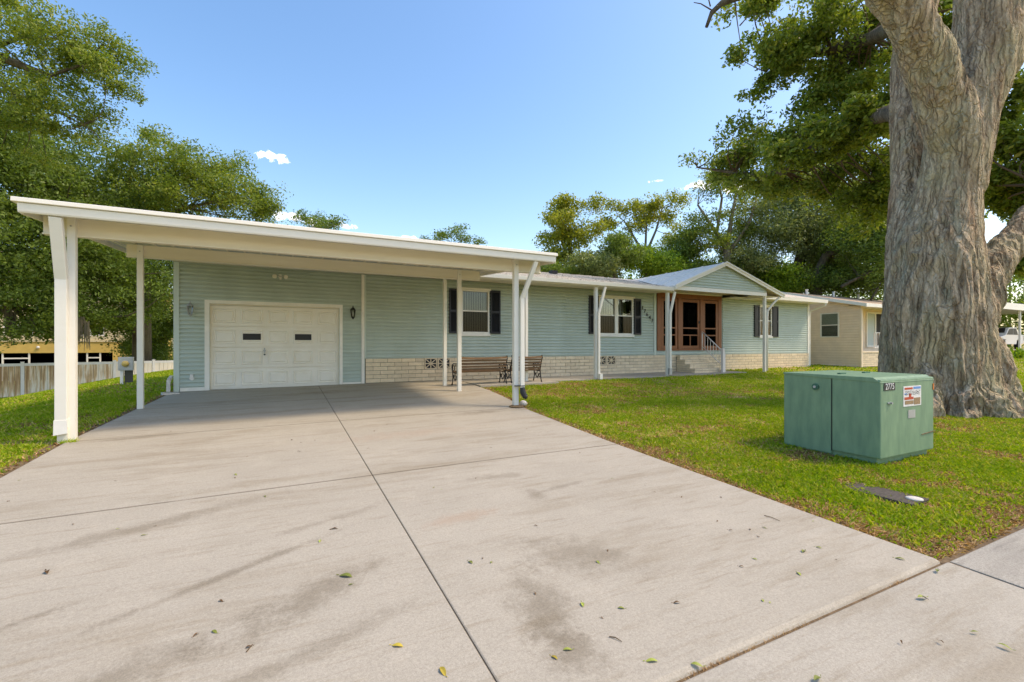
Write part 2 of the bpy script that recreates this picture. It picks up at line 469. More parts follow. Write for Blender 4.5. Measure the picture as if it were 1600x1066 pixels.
def concrete(name, base, dark, rough_speck=0.0, stains=()):
    m = bpy.data.materials.new(name); m.use_nodes = True
    N, L, p = nodes(m)
    p.inputs['Roughness'].default_value = .85; p.inputs['Specular IOR Level'].default_value = .2
    ge = N.new('ShaderNodeNewGeometry')
    def nz(scale, detail, rough=.6, stretch=None, rot=0):
        n = N.new('ShaderNodeTexNoise'); n.inputs['Scale'].default_value = scale; n.inputs['Detail'].default_value = detail; n.inputs['Roughness'].default_value = rough
        mp = N.new('ShaderNodeMapping'); mp.inputs['Scale'].default_value = stretch or (1, 1, 1); mp.inputs['Rotation'].default_value = (0, 0, rot)
        L.new(ge.outputs['Position'], mp.inputs[0]); L.new(mp.outputs[0], n.inputs['Vector'])
        return n.outputs['Fac']
    def mth(op, a, b=None, c=None):
        n = N.new('ShaderNodeMath'); n.operation = op
        for i, v in enumerate((a, b, c)):
            if v is None: continue
            if isinstance(v, (int, float)): n.inputs[i].default_value = v
            else: L.new(v, n.inputs[i])
        return n.outputs[0]
    def ramp(fac, a, b):
        n = N.new('ShaderNodeMapRange'); n.interpolation_type = 'SMOOTHSTEP'; n.inputs[1].default_value = a; n.inputs[2].default_value = b
        L.new(fac, n.inputs[0]); return n.outputs[0]
    def mix(fac, a, b, mode='MIX'):
        n = N.new('ShaderNodeMixRGB'); n.blend_type = mode
        if isinstance(fac, (int, float)): n.inputs[0].default_value = fac
        else: L.new(fac, n.inputs[0])
        for i, v in ((1, a), (2, b)):
            if isinstance(v, tuple): n.inputs[i].default_value = (*v, 1)
            else: L.new(v, n.inputs[i])
        return n.outputs[0]
    col = mix(ramp(nz(.9, 6), .3, .72), tuple(c * .93 for c in base), base)
    col = mix(mth('MULTIPLY', ramp(nz(1.6, 8, .65, (.35, 1.6, 1), R(8)), .48, .72), .5), col, dark)          # long wipes of dirt
    col = mix(mth('MULTIPLY', ramp(nz(7, 6, .7, (.25, 1.8, 1), R(14)), .53, .70), .42), col, dark)
    col = mix(mth('MULTIPLY', ramp(nz(16, 6, .75, (.16, 1.9, 1), R(10)), .54, .70), .34), col, dark)
    col = mix(mth('MULTIPLY', ramp(nz(2.6, 5, .7, (1, 1, 1), 0), .52, .70), .22), col, tuple(min(.75, c * 1.22) for c in base))
    sep = N.new('ShaderNodeSeparateXYZ'); L.new(ge.outputs['Position'], sep.inputs[0])
    sn = mth('ADD', mth('MULTIPLY', nz(5, 8, .7), .62), mth('MULTIPLY', nz(38, 5, .8), .38))
    for (sx, sy, wx, wy, ang, st, c) in stains:
        ca, sa = math.cos(ang), math.sin(ang)
        dx = mth('SUBTRACT', sep.outputs[0], sx); dy = mth('SUBTRACT', sep.outputs[1], sy)
        uu = mth('ADD', mth('MULTIPLY', dx, ca / wx), mth('MULTIPLY', dy, sa / wx))
        vv = mth('ADD', mth('MULTIPLY', dx, -sa / wy), mth('MULTIPLY', dy, ca / wy))
        r2 = mth('SQRT', mth('ADD', mth('MULTIPLY', uu, uu), mth('MULTIPLY', vv, vv)))
        a = mth('SUBTRACT', 1.0, r2)
        a = mth('ADD', a, mth('MULTIPLY', mth('SUBTRACT', sn, .5), 3.2))
        f = mth('MULTIPLY', ramp(a, .05, 1.0), st)
        f = mth('MULTIPLY', f, mth('LESS_THAN', r2, 1.6))
        col = mix(f, col, c)
    if stains:
        jn = nz(1.3, 5, .7)
        for axis, pos in ((1, 5.15), (1, 8.3), (1, 10.9), (0, .88)):
            dd = mth('ABSOLUTE', mth('SUBTRACT', sep.outputs[axis], pos))
            w1 = N.new('ShaderNodeMapRange'); w1.interpolation_type = 'SMOOTHSTEP'; w1.inputs[1].default_value = .004; w1.inputs[2].default_value = (.024 if axis else .012); w1.inputs[3].default_value = .8 if axis else .5; w1.inputs[4].default_value = 0
            L.new(dd, w1.inputs[0])
            col = mix(mth('MULTIPLY', w1.outputs[0], ramp(jn, .15, .5)), col, (.13, .105, .075))
    # grain
    gr = nz(70, 4, .85); gr2 = nz(210, 2, .8)
    grain = mth('ADD', mth('MULTIPLY', gr, .55), mth('MULTIPLY', gr2, .45))
    gm = N.new('ShaderNodeMapRange'); gm.inputs[1].default_value = .3; gm.inputs[2].default_value = .7
    gm.inputs[3].default_value = .66 - rough_speck; gm.inputs[4].default_value = 1.26 + rough_speck
    L.new(grain, gm.inputs[0])
    col = mix(1.0, col, gm.outputs[0], 'MULTIPLY')
    L.new(col, p.inputs['Base Color'])
    b = N.new('ShaderNodeBump'); b.inputs['Strength'].default_value = .35 + rough_speck * 2; b.inputs['Distance'].default_value = .006
    L.new(grain, b.inputs['Height']); L.new(b.outputs[0], p.inputs['Normal'])
    return m


DK = (.27, .215, .14); DKG = (.19, .155, .105); OR = (.40, .25, .15)
STAINS = [(-1.7, 3.2, 1.0, .05, R(27), .7, DKG), (-1.2, 2.15, 1.1, .06, R(24), .6, DKG), (-.3, 3.5, 1.0, .07, R(28), .6, DKG), (.3, 4.1, .7, .08, R(20), .4, DKG), (-.9, 2.6, 1.3, .16, R(25), .55, DKG), (.15, 3.0, .8, .22, R(30), .6, DKG), (-.2, 2.4, 1.6, .12, R(18), .4, DKG), (-1.9, 2.1, .9, .13, R(24), .4, DKG),
          (1.9, 2.75, .35, .6, R(40), .5, DKG), (1.35, 2.35, .26, .6, R(-10), .6, DKG), (2.2, 3.9, .17, .22, R(0), .5, DKG), (2.05, 4.55, .5, .14, R(-6), .4, DKG), (1.35, 3.7, .55, .15, R(5), .32, OR),
          (2.6, 4.0, .5, .06, R(10), .4, DKG), (-1.0, 4.6, 1.3, .18, R(20), .45, DKG), (.0, 5.4, 1.7, .12, R(4), .35, DK), (1.7, 6.9, 1.5, .35, R(3), .25, OR),
          (3.3, 8.1, 1.0, .22, R(5), .5, DKG), (-.5, 9.6, 2.6, .2, R(3), .4, DK), (.6, 11.9, 1.9, .22, R(2), .5, DK), (2.0, 10.4, 1.6, .14, R(2), .4, DK), (-1.9, 8.2, .8, .1, R(4), .5, DKG), (1.3, 1.95, .2, .3, R(0), .45, DKG)]
M_CONC = concrete('driveway_concrete', (.44, .395, .315), DK, .02, STAINS)
M_APRON = concrete('apron_concrete', (.435, .395, .32), DK, .04)
M_ROUGH = concrete('old_sidewalk_concrete', (.40, .37, .31), (.20, .18, .15), .16)


def slab(name, xl, xr, y0, y1, m, parent=None, lift=.006, round_front=0.0, thick=.09, nx=14, ny=10, gap=.005, dz=0):
    ys = np.linspace(y0 + gap, y1 - gap, ny)
    e = .009
    ys = np.concatenate([[y0 + gap], [y0 + gap + e], ys[1:-1], [y1 - gap - e], [y1 - gap]])
    if round_front: ys = np.concatenate([[y0 + gap, y0 + gap + round_front * .25, y0 + gap + round_front], ys[2:]])
    us = np.concatenate([[0], np.linspace(.0, 1, nx), [1]])
    X = np.zeros((len(ys), len(us))); Y = np.zeros_like(X); Z = np.zeros_like(X)
    for i, y in enumerate(ys):
        a = (xl(y) if callable(xl) else xl) + gap; b = (xr(y) if callable(xr) else xr) - gap
        xs = a + (b - a) * us; xs[1] = a + e; xs[-2] = b - e
        X[i] = xs; Y[i] = y; Z[i] = g(xs, y) + lift + dz
    Z[:, 0] -= .003; Z[:, -1] -= .003; Z[-1] -= .005
    if round_front: Z[0] -= round_front * .75; Z[1] -= round_front * .32
    else: Z[0] -= .006
    # skirt
    X = np.vstack([X[:1], X, X[-1:]]); Y = np.vstack([Y[:1], Y, Y[-1:]]); Z = np.vstack([Z[:1] - thick, Z, Z[-1:] - thick])
    X = np.hstack([X[:, :1], X, X[:, -1:]]); Y = np.hstack([Y[:, :1], Y, Y[:, -1:]]); Z = np.hstack([Z[:, :1] - thick, Z, Z[:, -1:] - thick])
    return link(name, gridmesh(name, X, Y, Z, m, smooth=False), parent)


# terrain sheet
xs = np.unique(np.concatenate([np.linspace(-400, -40, 13), np.linspace(-40, -4, 37), np.linspace(-4, 26, 121), np.linspace(26, 60, 35), np.linspace(60, 500, 15)]))
ys = np.unique(np.concatenate([np.linspace(-60, -4, 10), np.linspace(-4, 16, 81), np.linspace(16, 60, 45), np.linspace(60, 600, 16)]))
GX, GY = np.meshgrid(xs, ys)
GZ = g(GX, GY) - .022
bump = np.array([noise.noise(Vector((x * .8, y * .8, 0))) for x, y in zip(GX.ravel(), GY.ravel())]).reshape(GX.shape)
on_lawn = (GX > edgeR(GY) + .3) | (GX < edgeL(GY) - .3)
GZ = GZ + bump * .012 * on_lawn
under = (GX > edgeL(GY)) & (GX < edgeR(GY)) & (GY < 13.6)
GZ = np.where(under, GZ - .02, GZ)
m = bpy.data.materials.new('lawn_soil'); m.use_nodes = True
N, L, p = nodes(m); p.inputs['Roughness'].default_value = .95; p.inputs['Specular IOR Level'].default_value = .05
ge = N.new('ShaderNodeNewGeometry')
n1 = N.new('ShaderNodeTexNoise'); n1.inputs['Scale'].default_value = .9; n1.inputs['Detail'].default_value = 6
n2 = N.new('ShaderNodeTexNoise'); n2.inputs['Scale'].default_value = 45; n2.inputs['Detail'].default_value = 4
L.new(ge.outputs['Position'], n1.inputs['Vector']); L.new(ge.outputs['Position'], n2.inputs['Vector'])
ad = N.new('ShaderNodeMath'); ad.operation = 'MULTIPLY_ADD'; ad.inputs[1].default_value = .5
sb = N.new('ShaderNodeMath'); sb.operation = 'MULTIPLY'; sb.inputs[1].default_value = .5
L.new(n2.outputs['Fac'], ad.inputs[0]); L.new(n1.outputs['Fac'], sb.inputs[0]); L.new(sb.outputs[0], ad.inputs[2])
cr = N.new('ShaderNodeValToRGB'); el = cr.color_ramp.elements; el.new(.5); el.new(.6)
for e_, (po, c) in zip(el, ((.36, (.17, .20, .02)), (.47, (.27, .26, .04)), (.54, (.36, .28, .10)), (.64, (.45, .33, .18)))):
    e_.position = po; e_.color = (*c, 1)
L.new(ad.outputs[0], cr.inputs[0]); L.new(cr.outputs[0], p.inputs['Base Color'])
b = N.new('ShaderNodeBump'); b.inputs['Strength'].default_value = .8; b.inputs['Distance'].default_value = .02; L.new(n2.outputs['Fac'], b.inputs['Height']); L.new(b.outputs[0], p.inputs['Normal'])
M_LAWN = m
structure(link('ground', gridmesh('ground', GX, GY, GZ, M_LAWN)))
# bare soil under and beside the slabs
XS, YS = np.meshgrid(np.linspace(4.2, 17, 60), np.linspace(1.45, 1.80, 4))
structure(link('soil', gridmesh('soil', XS, YS, g(XS, YS) - .013, M_PLANTDIRT)))
XX, YY = np.meshgrid(np.linspace(0, 1, 30), np.linspace(-3.8, 13.38, 70))
SX = (edgeL(YY) - .16) + (edgeR(YY) + .16 - edgeL(YY) + .16) * XX
structure(link('soil', gridmesh('soil', SX, YY, g(SX, YY) - .016, M_PLANTDIRT)))

drv = thing('driveway', 'wide cream concrete driveway with dark tyre stains and thin joints, in front of the garage door', 'driveway', (0.8, 8, gz(.8, 8)))
drv['kind'] = 'structure'
XM = .88
J = [1.58, 5.15, 8.3, 10.9, 13.38]
for i in range(4):
    rf = .03 if i == 0 else 0
    slab('slab', edgeL, XM, J[i], J[i + 1], M_CONC, drv, round_front=rf, gap=.003)
    slab('slab', XM, edgeR, J[i], min(J[i + 1], 13.38 if i < 3 else 12.0), M_CONC, drv, round_front=rf, gap=.003)
slab('slab', XM, 4.8, 12.0, 13.38, M_CONC, drv, gap=.002)
apr = thing('sidewalk', 'concrete sidewalk crossing the foot of the driveway, old rough slabs on the right', 'sidewalk', (2, .8, gz(2, .8)))
apr['kind'] = 'structure'
slab('smooth_slab', 1.2, 4.26, -.2, 1.57, M_APRON, apr, dz=-.012, gap=.006)
slab('smooth_slab', -2.6, 1.2, -.2, 1.57, M_APRON, apr, dz=-.012, gap=.006)
for k in range(8):
    slab('rough_slab', 4.27 + k * 1.5, 4.27 + (k + 1) * 1.5, -.1, 1.57, M_ROUGH, apr, dz=-.012, gap=.008, nx=6, ny=5)
wlk = thing('walkway', 'narrow grey concrete walkway along the cream brick skirt of the house', 'walkway', (9, 12.7, 0))
wlk['kind'] = 'structure'
for a, b_ in ((4.81, 7.3), (7.3, 9.8), (9.8, 12.3), (12.3, 14.2), (14.2, 16.2)):
    mb = MB()
    z0, z1 = gz(a, 12.3) + .012, gz(b_, 12.3) + .012
    ya = 11.55 if b_ < 7.5 else 12.02
    mb.add([(a + .004, ya, z0 - .12), (b_ - .004, ya, z1 - .12), (b_ - .004, 13.38, z1 - .1), (a + .004, 13.38, z0 - .1),
            (a + .004, ya, z0), (b_ - .004, ya, z1), (b_ - .004, 13.38, z1 + .03), (a + .004, 13.38, z0 + .03)],
           [(0, 3, 2, 1), (4, 5, 6, 7), (0, 1, 5, 4), (1, 2, 6, 5), (2, 3, 7, 6), (3, 0, 4, 7)])
    mb.build('slab', M_APRON, wlk)


# ------------------------------------------------------------------ house
H = thing('house', 'long pale teal lap sided house over a cream brick skirt with white garage door', 'house', (10, 13.4, 0))
WY = 13.4   # front wall plane
house_core = MB()
house_core.box(-2.28, 22.46, WY + .02, 20.6, -.3, 3.08)
# core walls with openings are only at the windows: keep the core behind them
core = MB()
OPEN = [(4.93, 5.86, 1.44, 2.78), (10.13, 11.70, 1.47, 2.80), (12.89, 16.47, .86, 3.10), (18.86, 19.70, 1.45, 2.82), (-1.57, 1.41, -.05, 2.10)]
def wall_with_holes(mb, x0, x1, z0, z1, holes, y0, y1):
    hs_ = sorted(h for h in holes if h[0] >= x0 and h[1] <= x1)
    x = x0
    for h in hs_:
        if h[0] > x: mb.box(x, h[0], y0, y1, z0, z1)
        if h[2] > z0: mb.box(h[0], h[1], y0, y1, z0, h[2])
        if h[3] < z1: mb.box(h[0], h[1], y0, y1, h[3], z1)
        x = h[1]
    if x < x1: mb.box(x, x1, y0, y1, z0, z1)
wall_with_holes(core, -2.26, 22.45, -.3, 3.06, OPEN, WY + .004, WY + .12)
core.box(-2.26, -2.14, WY + .12, 20.5, -.3, 3.06).box(22.33, 22.45, WY + .12, 20.5, -.3, 3.06).box(-2.26, 22.45, 20.5, 20.62, -.3, 3.06)
core.box(-2.26, 22.45, WY + .12, 20.5, .60, .70) if False else None
core.build('wall', M_SIDE, H)


def board(x0, x1, z0, z1, y=WY, m=M_SIDE, parent=H, nm='siding_board', proud=.034):
    h = z1 - z0
    b_ = MB()
    pr = [(0, .022), (-proud, .022), (-proud, h * .36), (-proud * .93, h * .62), (-.008, h * .9), (-.004, h), (0, h)]
    b_.prism([(a, c) for a, c in pr], -(x1 - x0) / 2, (x1 - x0) / 2, 'x')
    return b_.build(nm, m, parent, loc=((x0 + x1) / 2, y, z0))


def boards(x0, x1, z0, z1, holes=(), y=WY, m=M_SIDE, parent=H, step=.1, splits=True, nm='siding_board'):
    z = z0; r = 0
    while z < z1 - .02:
        zt = min(z + step, z1)
        segs = [(x0, x1)]
        for h in holes:
            if h[2] < zt - .02 and h[3] > z + .02:
                ns = []
                for a, b_ in segs:
                    if h[0] > a and h[1] < b_: ns += [(a, h[0]), (h[1], b_)]
                    elif h[0] <= a and h[1] > a and h[1] < b_: ns.append((h[1], b_))
                    elif h[1] >= b_ and h[0] < b_ and h[0] > a: ns.append((a, h[0]))
                    elif h[0] <= a and h[1] >= b_: pass
                    else: ns.append((a, b_))
                segs = ns
        for a, b_ in segs:
            if splits and b_ - a > 4.2:
                c = a + (1.2 if r % 2 else 2.9) + random.uniform(-.3, .3)
                board(a, c - .001, z, zt, y, m, parent, nm); board(c + .001, b_, z, zt, y, m, parent, nm)
            else: board(a, b_, z, zt, y, m, parent, nm)
        z = zt; r += 1


# garage front
boards(-2.18, 1.98, .05, 3.02, holes=[(-1.675, 1.495, -.1, 2.17)])
MB().box(-2.17, -1.68, WY - .02, WY, -.04, .048).build('base_flashing', M_WHITE2, H)
MB().box(1.50, 1.98, WY - .02, WY, 0, .048).build('base_flashing', M_WHITE2, H)
MB().box(-2.29, -2.18, WY - .045, WY + .1, -.04, 3.04).build('corner_trim', M_SIDETRIM, H)
MB().box(1.985, 2.065, WY - .05, WY, 0, 3.03).build('corner_trim', M_WHITE2, H)
MB().box(2.07, 2.11, WY - .042, WY, .70, 3.03).build('corner_trim', M_SIDETRIM, H)
# main front
WH1 = (4.90, 5.89, 1.36, 2.84); WH2 = (10.10, 11.73, 1.36, 2.86); WH3 = (18.83, 19.73, 1.42, 2.85)
boards(2.115, 12.72, .71, 3.05, holes=[WH1, WH2])
MB().box(12.725, 12.80, WY - .045, WY, .71, 3.06).build('corner_trim', M_SIDETRIM, H)
boards(12.805, 16.52, .71, .85, splits=False)
boards(16.53, 22.34, .71, 3.02, holes=[WH3])
MB().box(12.81, 16.52, WY - .02, WY, 3.105, 3.16).build('frieze', M_WHITE2, H)
MB().box(22.345, 22.47, WY - .045, WY + .1, .0, 3.02).build('corner_trim', M_WHITE2, H)
MB().box(16.53, 22.34, WY - .028, WY, .70, .72).box(2.115, 12.8, WY - .028, WY, .695, .71).build('starter_strip', M_SIDETRIM, H)
# right end wall boards (faces +X)
for k in range(23):
    MB().box(22.47, 22.485, WY + .1, 20.6, .72 + k * .1, .815 + k * .1).build('side_board', M_SIDE, H)

# garage door
gd = MB().box(-1.57, 1.41, WY + .10, WY + .13, -.05, 2.05).build('garage_door', M_GDOOR, H)
DX0, DX1, DZ0, DZ1 = -1.565, 1.405, -.03, 2.06
rowh = (DZ1 - DZ0) / 4; colw = (DX1 - DX0) / 5
for r in range(4):
    z0 = DZ0 + r * rowh
    MB().box(DX0, DX1, WY + .068, WY + .10, z0 + .006, z0 + rowh - .006).build('door_section', M_GDOOR, gd, bevel=.004)
    for c in range(5):
        x0 = DX0 + c * colw + .075; x1 = DX0 + (c + 1) * colw - .075; a0 = z0 + .10; a1 = z0 + rowh - .10
        pn = MB()
        yb = WY + .068
        # moulded frame with sunken channel and raised field
        for k, (ins, dy) in enumerate(((0, -.0), )): pass
        def ring(i, y): return [(x0 + i, y, a0 + i), (x1 - i, y, a0 + i), (x1 - i, y, a1 - i), (x0 + i, y, a1 - i)]
        lv = [ring(-.014, yb), ring(-.006, yb - .018), ring(.004, yb - .018), ring(.018, yb - .001), ring(.034, yb - .001), ring(.055, yb - .020)]
        vs = [v for q in lv for v in q]; fs = []
        for q in range(len(lv) - 1):
            for k in range(4): fs.append((q * 4 + k, q * 4 + (k + 1) % 4, (q + 1) * 4 + (k + 1) % 4, (q + 1) * 4 + k))
        fs.append(tuple(len(lv) * 4 - 4 + k for k in range(4)))
        pn.add(vs, fs)
        pn.build('raised_panel', M_GDOOR, gd)
        if r == 2 and c in (1, 3):
            cx_ = (x0 + x1) / 2; cz = (a0 + a1) / 2
            w = MB(); w.box(cx_ - .20, cx_ + .20, yb - .034, yb - .0215, cz - .075, cz + .085)
            w.build('door_window', M_NAVY, gd, bevel=.006)
            MB().box(cx_ - .225, cx_ + .225, yb - .026, yb - .0205, cz - .10, cz + .11).build('window_surround', M_GDOOR, gd)
MB().lathe([(.03, 0), (.03, .02), (.012, .03), (.012, .05)], (-.39, WY + .02, .93), 12, 'y').box(-.405, -.375, WY + .012, WY + .03, .87, 1.0).build('door_lock', M_STEEL, gd)
MB().lathe([(.022, 0), (.022, .02)], (-.39, WY + .045, .83), 10, 'y').build('keyhole', M_NAVY, gd)
MB().box(-1.675, -1.575, WY - .03, WY + .10, -.05, 2.175).box(1.415, 1.495, WY - .03, WY + .10, -.0, 2.175).box(-1.575, 1.415, WY - .03, WY + .10, 2.09, 2.175).build('garage_door_frame', M_WHITE2, H)
MB().box(-1.575, -1.555, WY + .03, WY + .066, -.04, 2.09).box(1.395, 1.415, WY + .03, WY + .066, 0, 2.09).box(-1.555, 1.395, WY + .03, WY + .066, 2.06, 2.09).build('weather_strip', M_BEAM, H)
MB().box(-1.6, 1.44, WY - .02, WY + .10, -.06, -.035).build('door_gap', M_NAVY, H)


# windows
def window(x0, x1, z0, z1, double=False, shade=False, y=WY):
    fw = .045
    f = MB()
    f.box(x0, x0 + fw, y - .045, y + .06, z0, z1).box(x1 - fw, x1, y - .045, y + .06, z0, z1)
    f.box(x0 + fw, x1 - fw, y - .045, y + .06, z0, z0 + fw).box(x0 + fw, x1 - fw, y - .045, y + .06, z1 - fw, z1)
    fr = f.build('window', M_WHITE2, H)
    cols = [(x0 + fw, x1 - fw)]
    if double:
        xm = (x0 + x1) / 2
        MB().box(xm - .07, xm + .07, y - .05, y + .05, z0 + fw, z1 - fw).build('mullion', M_WHITE2, fr)
        cols = [(x0 + fw, xm - .07), (xm + .07, x1 - fw)]
    zm = (z0 + z1) / 2 + .02
    for a, b_ in cols:
        MB().box(a, b_, y - .035, y + .03, zm - .02, zm + .02).build('meeting_rail', M_WHITE2, fr)
        MB().box(a, b_, y + .006, y + .010, zm + .02, z1 - fw).build('pane', M_GLASS, fr)
        MB().box(a, b_, y - .010, y - .006, z0 + fw, zm - .02).build('pane', M_GLASSD if not shade else M_GLASS, fr)
        bl = MB()
        if shade:
            bl.box(a, b_, y + .075, y + .08, z0 + fw, z1 - fw)
            bl.build('roller_shade', M_SHADE, fr)
        else:
            x = a + .02
            while x < b_ - .02:
                bl.add([(x, y + .07, z0), (x + .07, y + .095 + random.uniform(-.01, .01), z0), (x + .07, y + .095, z1), (x, y + .07, z1)], [(0, 1, 2, 3)])
                x += .078
            bl.build('vertical_blinds', M_BLIND, fr)
    MB().box(x0 - .02, x1 + .02, y + .16, y + .17, z0 - .05, z1 + .05).build('dark_room', M_SCREEN, fr)
    MB().box(x0 - .03, x1 + .03, y - .07, y + .0, z0 - .085, z0 - .002).build('sill', M_WHITE2, fr)
    MB().box(x0 - .04, x1 + .04, y - .10, y + .0, z1 + .002, z1 + .06).build('head_trim', M_WHITE2, fr)
    return fr


def shutter(x0, x1, z0, z1, panels=False):
    f = MB(); y = WY - .075; e = .045
    f.box(x0, x0 + e, y, WY - .004, z0, z1).box(x1 - e, x1, y, WY - .004, z0, z1)
    zm = (z0 + z1) / 2
    for a, b_ in ((z0, z0 + .06), (zm - .035, zm + .035), (z1 - .06, z1)): f.box(x0 + e, x1 - e, y, WY - .004, a, b_)
    f.box(x0 + e, x1 - e, WY - .046, WY - .004, z0 + .06, z1 - .06)
    s_ = f.build('shutter', M_BLACK, H)
    for za, zb in ((z0 + .06, zm - .035), (zm + .035, z1 - .06)):
        if panels: MB().box(x0 + e + .03, x1 - e - .03, WY - .060, WY - .046, za + .04, zb - .04).build('raised_panel', M_BLACK, s_, bevel=.006)
        else:
            l_ = MB(); z = za + .01
            while z < zb - .03:
                l_.add([(x0 + e, WY - .047, z + .028), (x1 - e, WY - .047, z + .028), (x1 - e, WY - .068, z), (x0 + e, WY - .068, z)], [(0, 1, 2, 3)])
                z += .036
            l_.build('louvres', M_BLACK, s_)


window(4.93, 5.86, 1.44, 2.78)
window(10.13, 11.70, 1.46, 2.80, double=True)
window(18.86, 19.70, 1.48, 2.80, shade=True)
shutter(4.535, 4.895, 1.43, 2.79); shutter(5.895, 6.24, 1.43, 2.80)
shutter(9.69, 10.095, 1.46, 2.82); shutter(11.735, 12.06, 1.46, 2.80)
shutter(18.50, 18.84, 1.44, 2.82, True); shutter(19.73, 20.12, 1.44, 2.82, True)

# skirt bricks
MB().box(2.09, 22.44, WY - .02, WY + .003, -.25, .69).build('mortar', M_MORTAR, H)
BW, BH = .4, .113
bmesh_full = MB().box(-BW / 2 + .005, BW / 2 - .005, -.030, 0, .006, BH - .006).mesh('brick', M_BRICK, bevel=.005)
bmesh_half = MB().box(-BW / 4 + .005, BW / 4 - .005, -.030, 0, .006, BH - .006).mesh('half_brick', M_BRICK, bevel=.005)
VENTS = [(3.76, 4.58), (10.02, 10.88)]
for r in range(6):
    z = .012 + r * BH
    x = 2.10 - (BW / 2 if r % 2 else 0)
    cuts = ([(v0 + .004, v1 - .014) for v0, v1 in VENTS] if r >= 3 else []) + [(13.86, 15.19)]
    while x < 22.44:
        segs = [(max(x, 2.10), min(x + BW, 22.43))]
        for c0, c1 in cuts:
            ns = []
            for a, b_ in segs:
                if b_ <= c0 or a >= c1: ns.append((a, b_)); continue
                if a < c0: ns.append((a, c0))
                if b_ > c1: ns.append((c1, b_))
            segs = ns
        for a, b_ in segs:
            w = b_ - a
            if w < .04: continue
            if abs(w - BW) < .001: me_ = bmesh_full
            elif abs(w - BW / 2) < .001: me_ = bmesh_half
            else: me_ = MB().box(-w / 2 + .005, w / 2 - .005, -.030, 0, .006, BH - .006).mesh('cut_brick', M_BRICK, bevel=.005)
            link('brick', me_, H, loc=((a + b_) / 2, WY - .02 + random.uniform(-.003, .002), z))
        x += BW
# decorative vent blocks
for v0, v1 in VENTS:
    for k in range(2):
        w = (v1 - v0) / 2; x0 = v0 + k * w + .01; x1 = x0 + w - .02; z0, z1 = .36, .69
        MB().box(x0, x1, WY - .026, WY - .0205, z0, z1).build('vent_back', M_NAVY, H)
        b_ = MB(); t = .03; y0, y1 = WY - .07, WY - .027
        b_.box(x0, x0 + t, y0, y1, z0, z1).box(x1 - t, x1, y0, y1, z0, z1).box(x0 + t, x1 - t, y0, y1, z0, z0 + t).box(x0 + t, x1 - t, y0, y1, z1 - t, z1)
        xm, zm = (x0 + x1) / 2, (z0 + z1) / 2; ym = (y0 + y1) / 2 + .003
        for (xa, za, xb, zb) in ((x0 + .02, z0 + .02, x1 - .02, z1 - .02), (x0 + .02, z1 - .02, x1 - .02, z0 + .02)):
            b_.bar((xa, ym, za), (xb, ym, zb), .020, .03, up=(0, 1, 0))
        b_.bar((xm, ym + .001, z0 + .02), (xm, ym + .001, z1 - .02), .022, .028, up=(0, 1, 0)).bar((x0 + .02, ym + .002, zm), (x1 - .02, ym + .002, zm), .016, .026)
        b_.prism([(xm - .03, zm), (xm, zm - .03), (xm + .03, zm), (xm, zm + .03)], y0 - .002, y1, 'y')
        b_.build('vent_block', M_BRICK, H)

# house roof --------------------------------------------------------------
roof = MB()
S1 = .22; RY, RZ = 16.5, 3.09 + .22 * 4.5
def zr(Y): return 3.09 + S1 * (Y - 12.0)
# porch section front slope, right section, back slope
roof.add([(-2.7, 12.0, 3.09), (12.6, 12.0, 3.09), (12.6, RY, RZ), (-2.7, RY, RZ), (-2.7, 12.0, 3.05), (12.6, 12.0, 3.05), (12.6, RY, RZ - .04), (-2.7, RY, RZ - .04)],
         [(0, 1, 2, 3), (7, 6, 5, 4), (0, 4, 5, 1), (3, 2, 6, 7), (0, 3, 7, 4), (1, 5, 6, 2)])
roof.add([(12.602, 12.75, 3.18), (22.72, 12.75, 3.18), (22.72, RY, RZ), (12.602, RY, RZ), (12.602, 12.75, 3.14), (22.72, 12.75, 3.14), (22.72, RY, RZ - .04), (12.602, RY, RZ - .04)],
         [(0, 1, 2, 3), (7, 6, 5, 4), (0, 4, 5, 1), (1, 5, 6, 2), (0, 3, 7, 4)])
roof.add([(-2.7, RY, RZ), (22.72, RY, RZ), (22.72, 21.0, 3.1), (-2.7, 21.0, 3.1), (-2.7, RY, RZ - .04), (22.72, RY, RZ - .04), (22.72, 21.0, 3.06), (-2.7, 21.0, 3.06)],
         [(0, 1, 2, 3), (7, 6, 5, 4), (3, 2, 6, 7), (0, 4, 7, 3), (1, 2, 6, 5)])
rf = roof.build('roof', M_ROOFG, H)
# shingle tabs (uneven butts) front slope and right slope of the gable
def shingle_field(x0, x1, ya, yb, zf, seed, zoff=.004):
    rr = random.Random(seed); mb = MB()
    y = ya; r = 0
    while y < yb:
        x = x0 + (.15 if r % 2 else 0)
        while x < x1:
            w = rr.uniform(.24, .34); xe = min(x + w, x1)
            lift = rr.uniform(.010, .030); dy = rr.uniform(-.02, .02)
            z0, z1 = zf(y + dy), zf(y + .17)
            mb.add([(x, y + dy, z0 + zoff), (xe - .012, y + dy, z0 + zoff), (xe - .012, y + dy, z0 + zoff + lift), (x, y + dy, z0 + zoff + lift * rr.uniform(.5, 1)), (xe - .012, y + .17, z1 + zoff + .003), (x, y + .17, z1 + zoff + .003)],
                   [(0, 1, 2, 3), (3, 2, 4, 5)])
            x = xe
        y += .16; r += 1
    return mb
sh = shingle_field(2.5, 12.55, 12.02, 16.4, zr, 3)
sh.build('shingles', M_ROOFG, rf, kind='stuff')
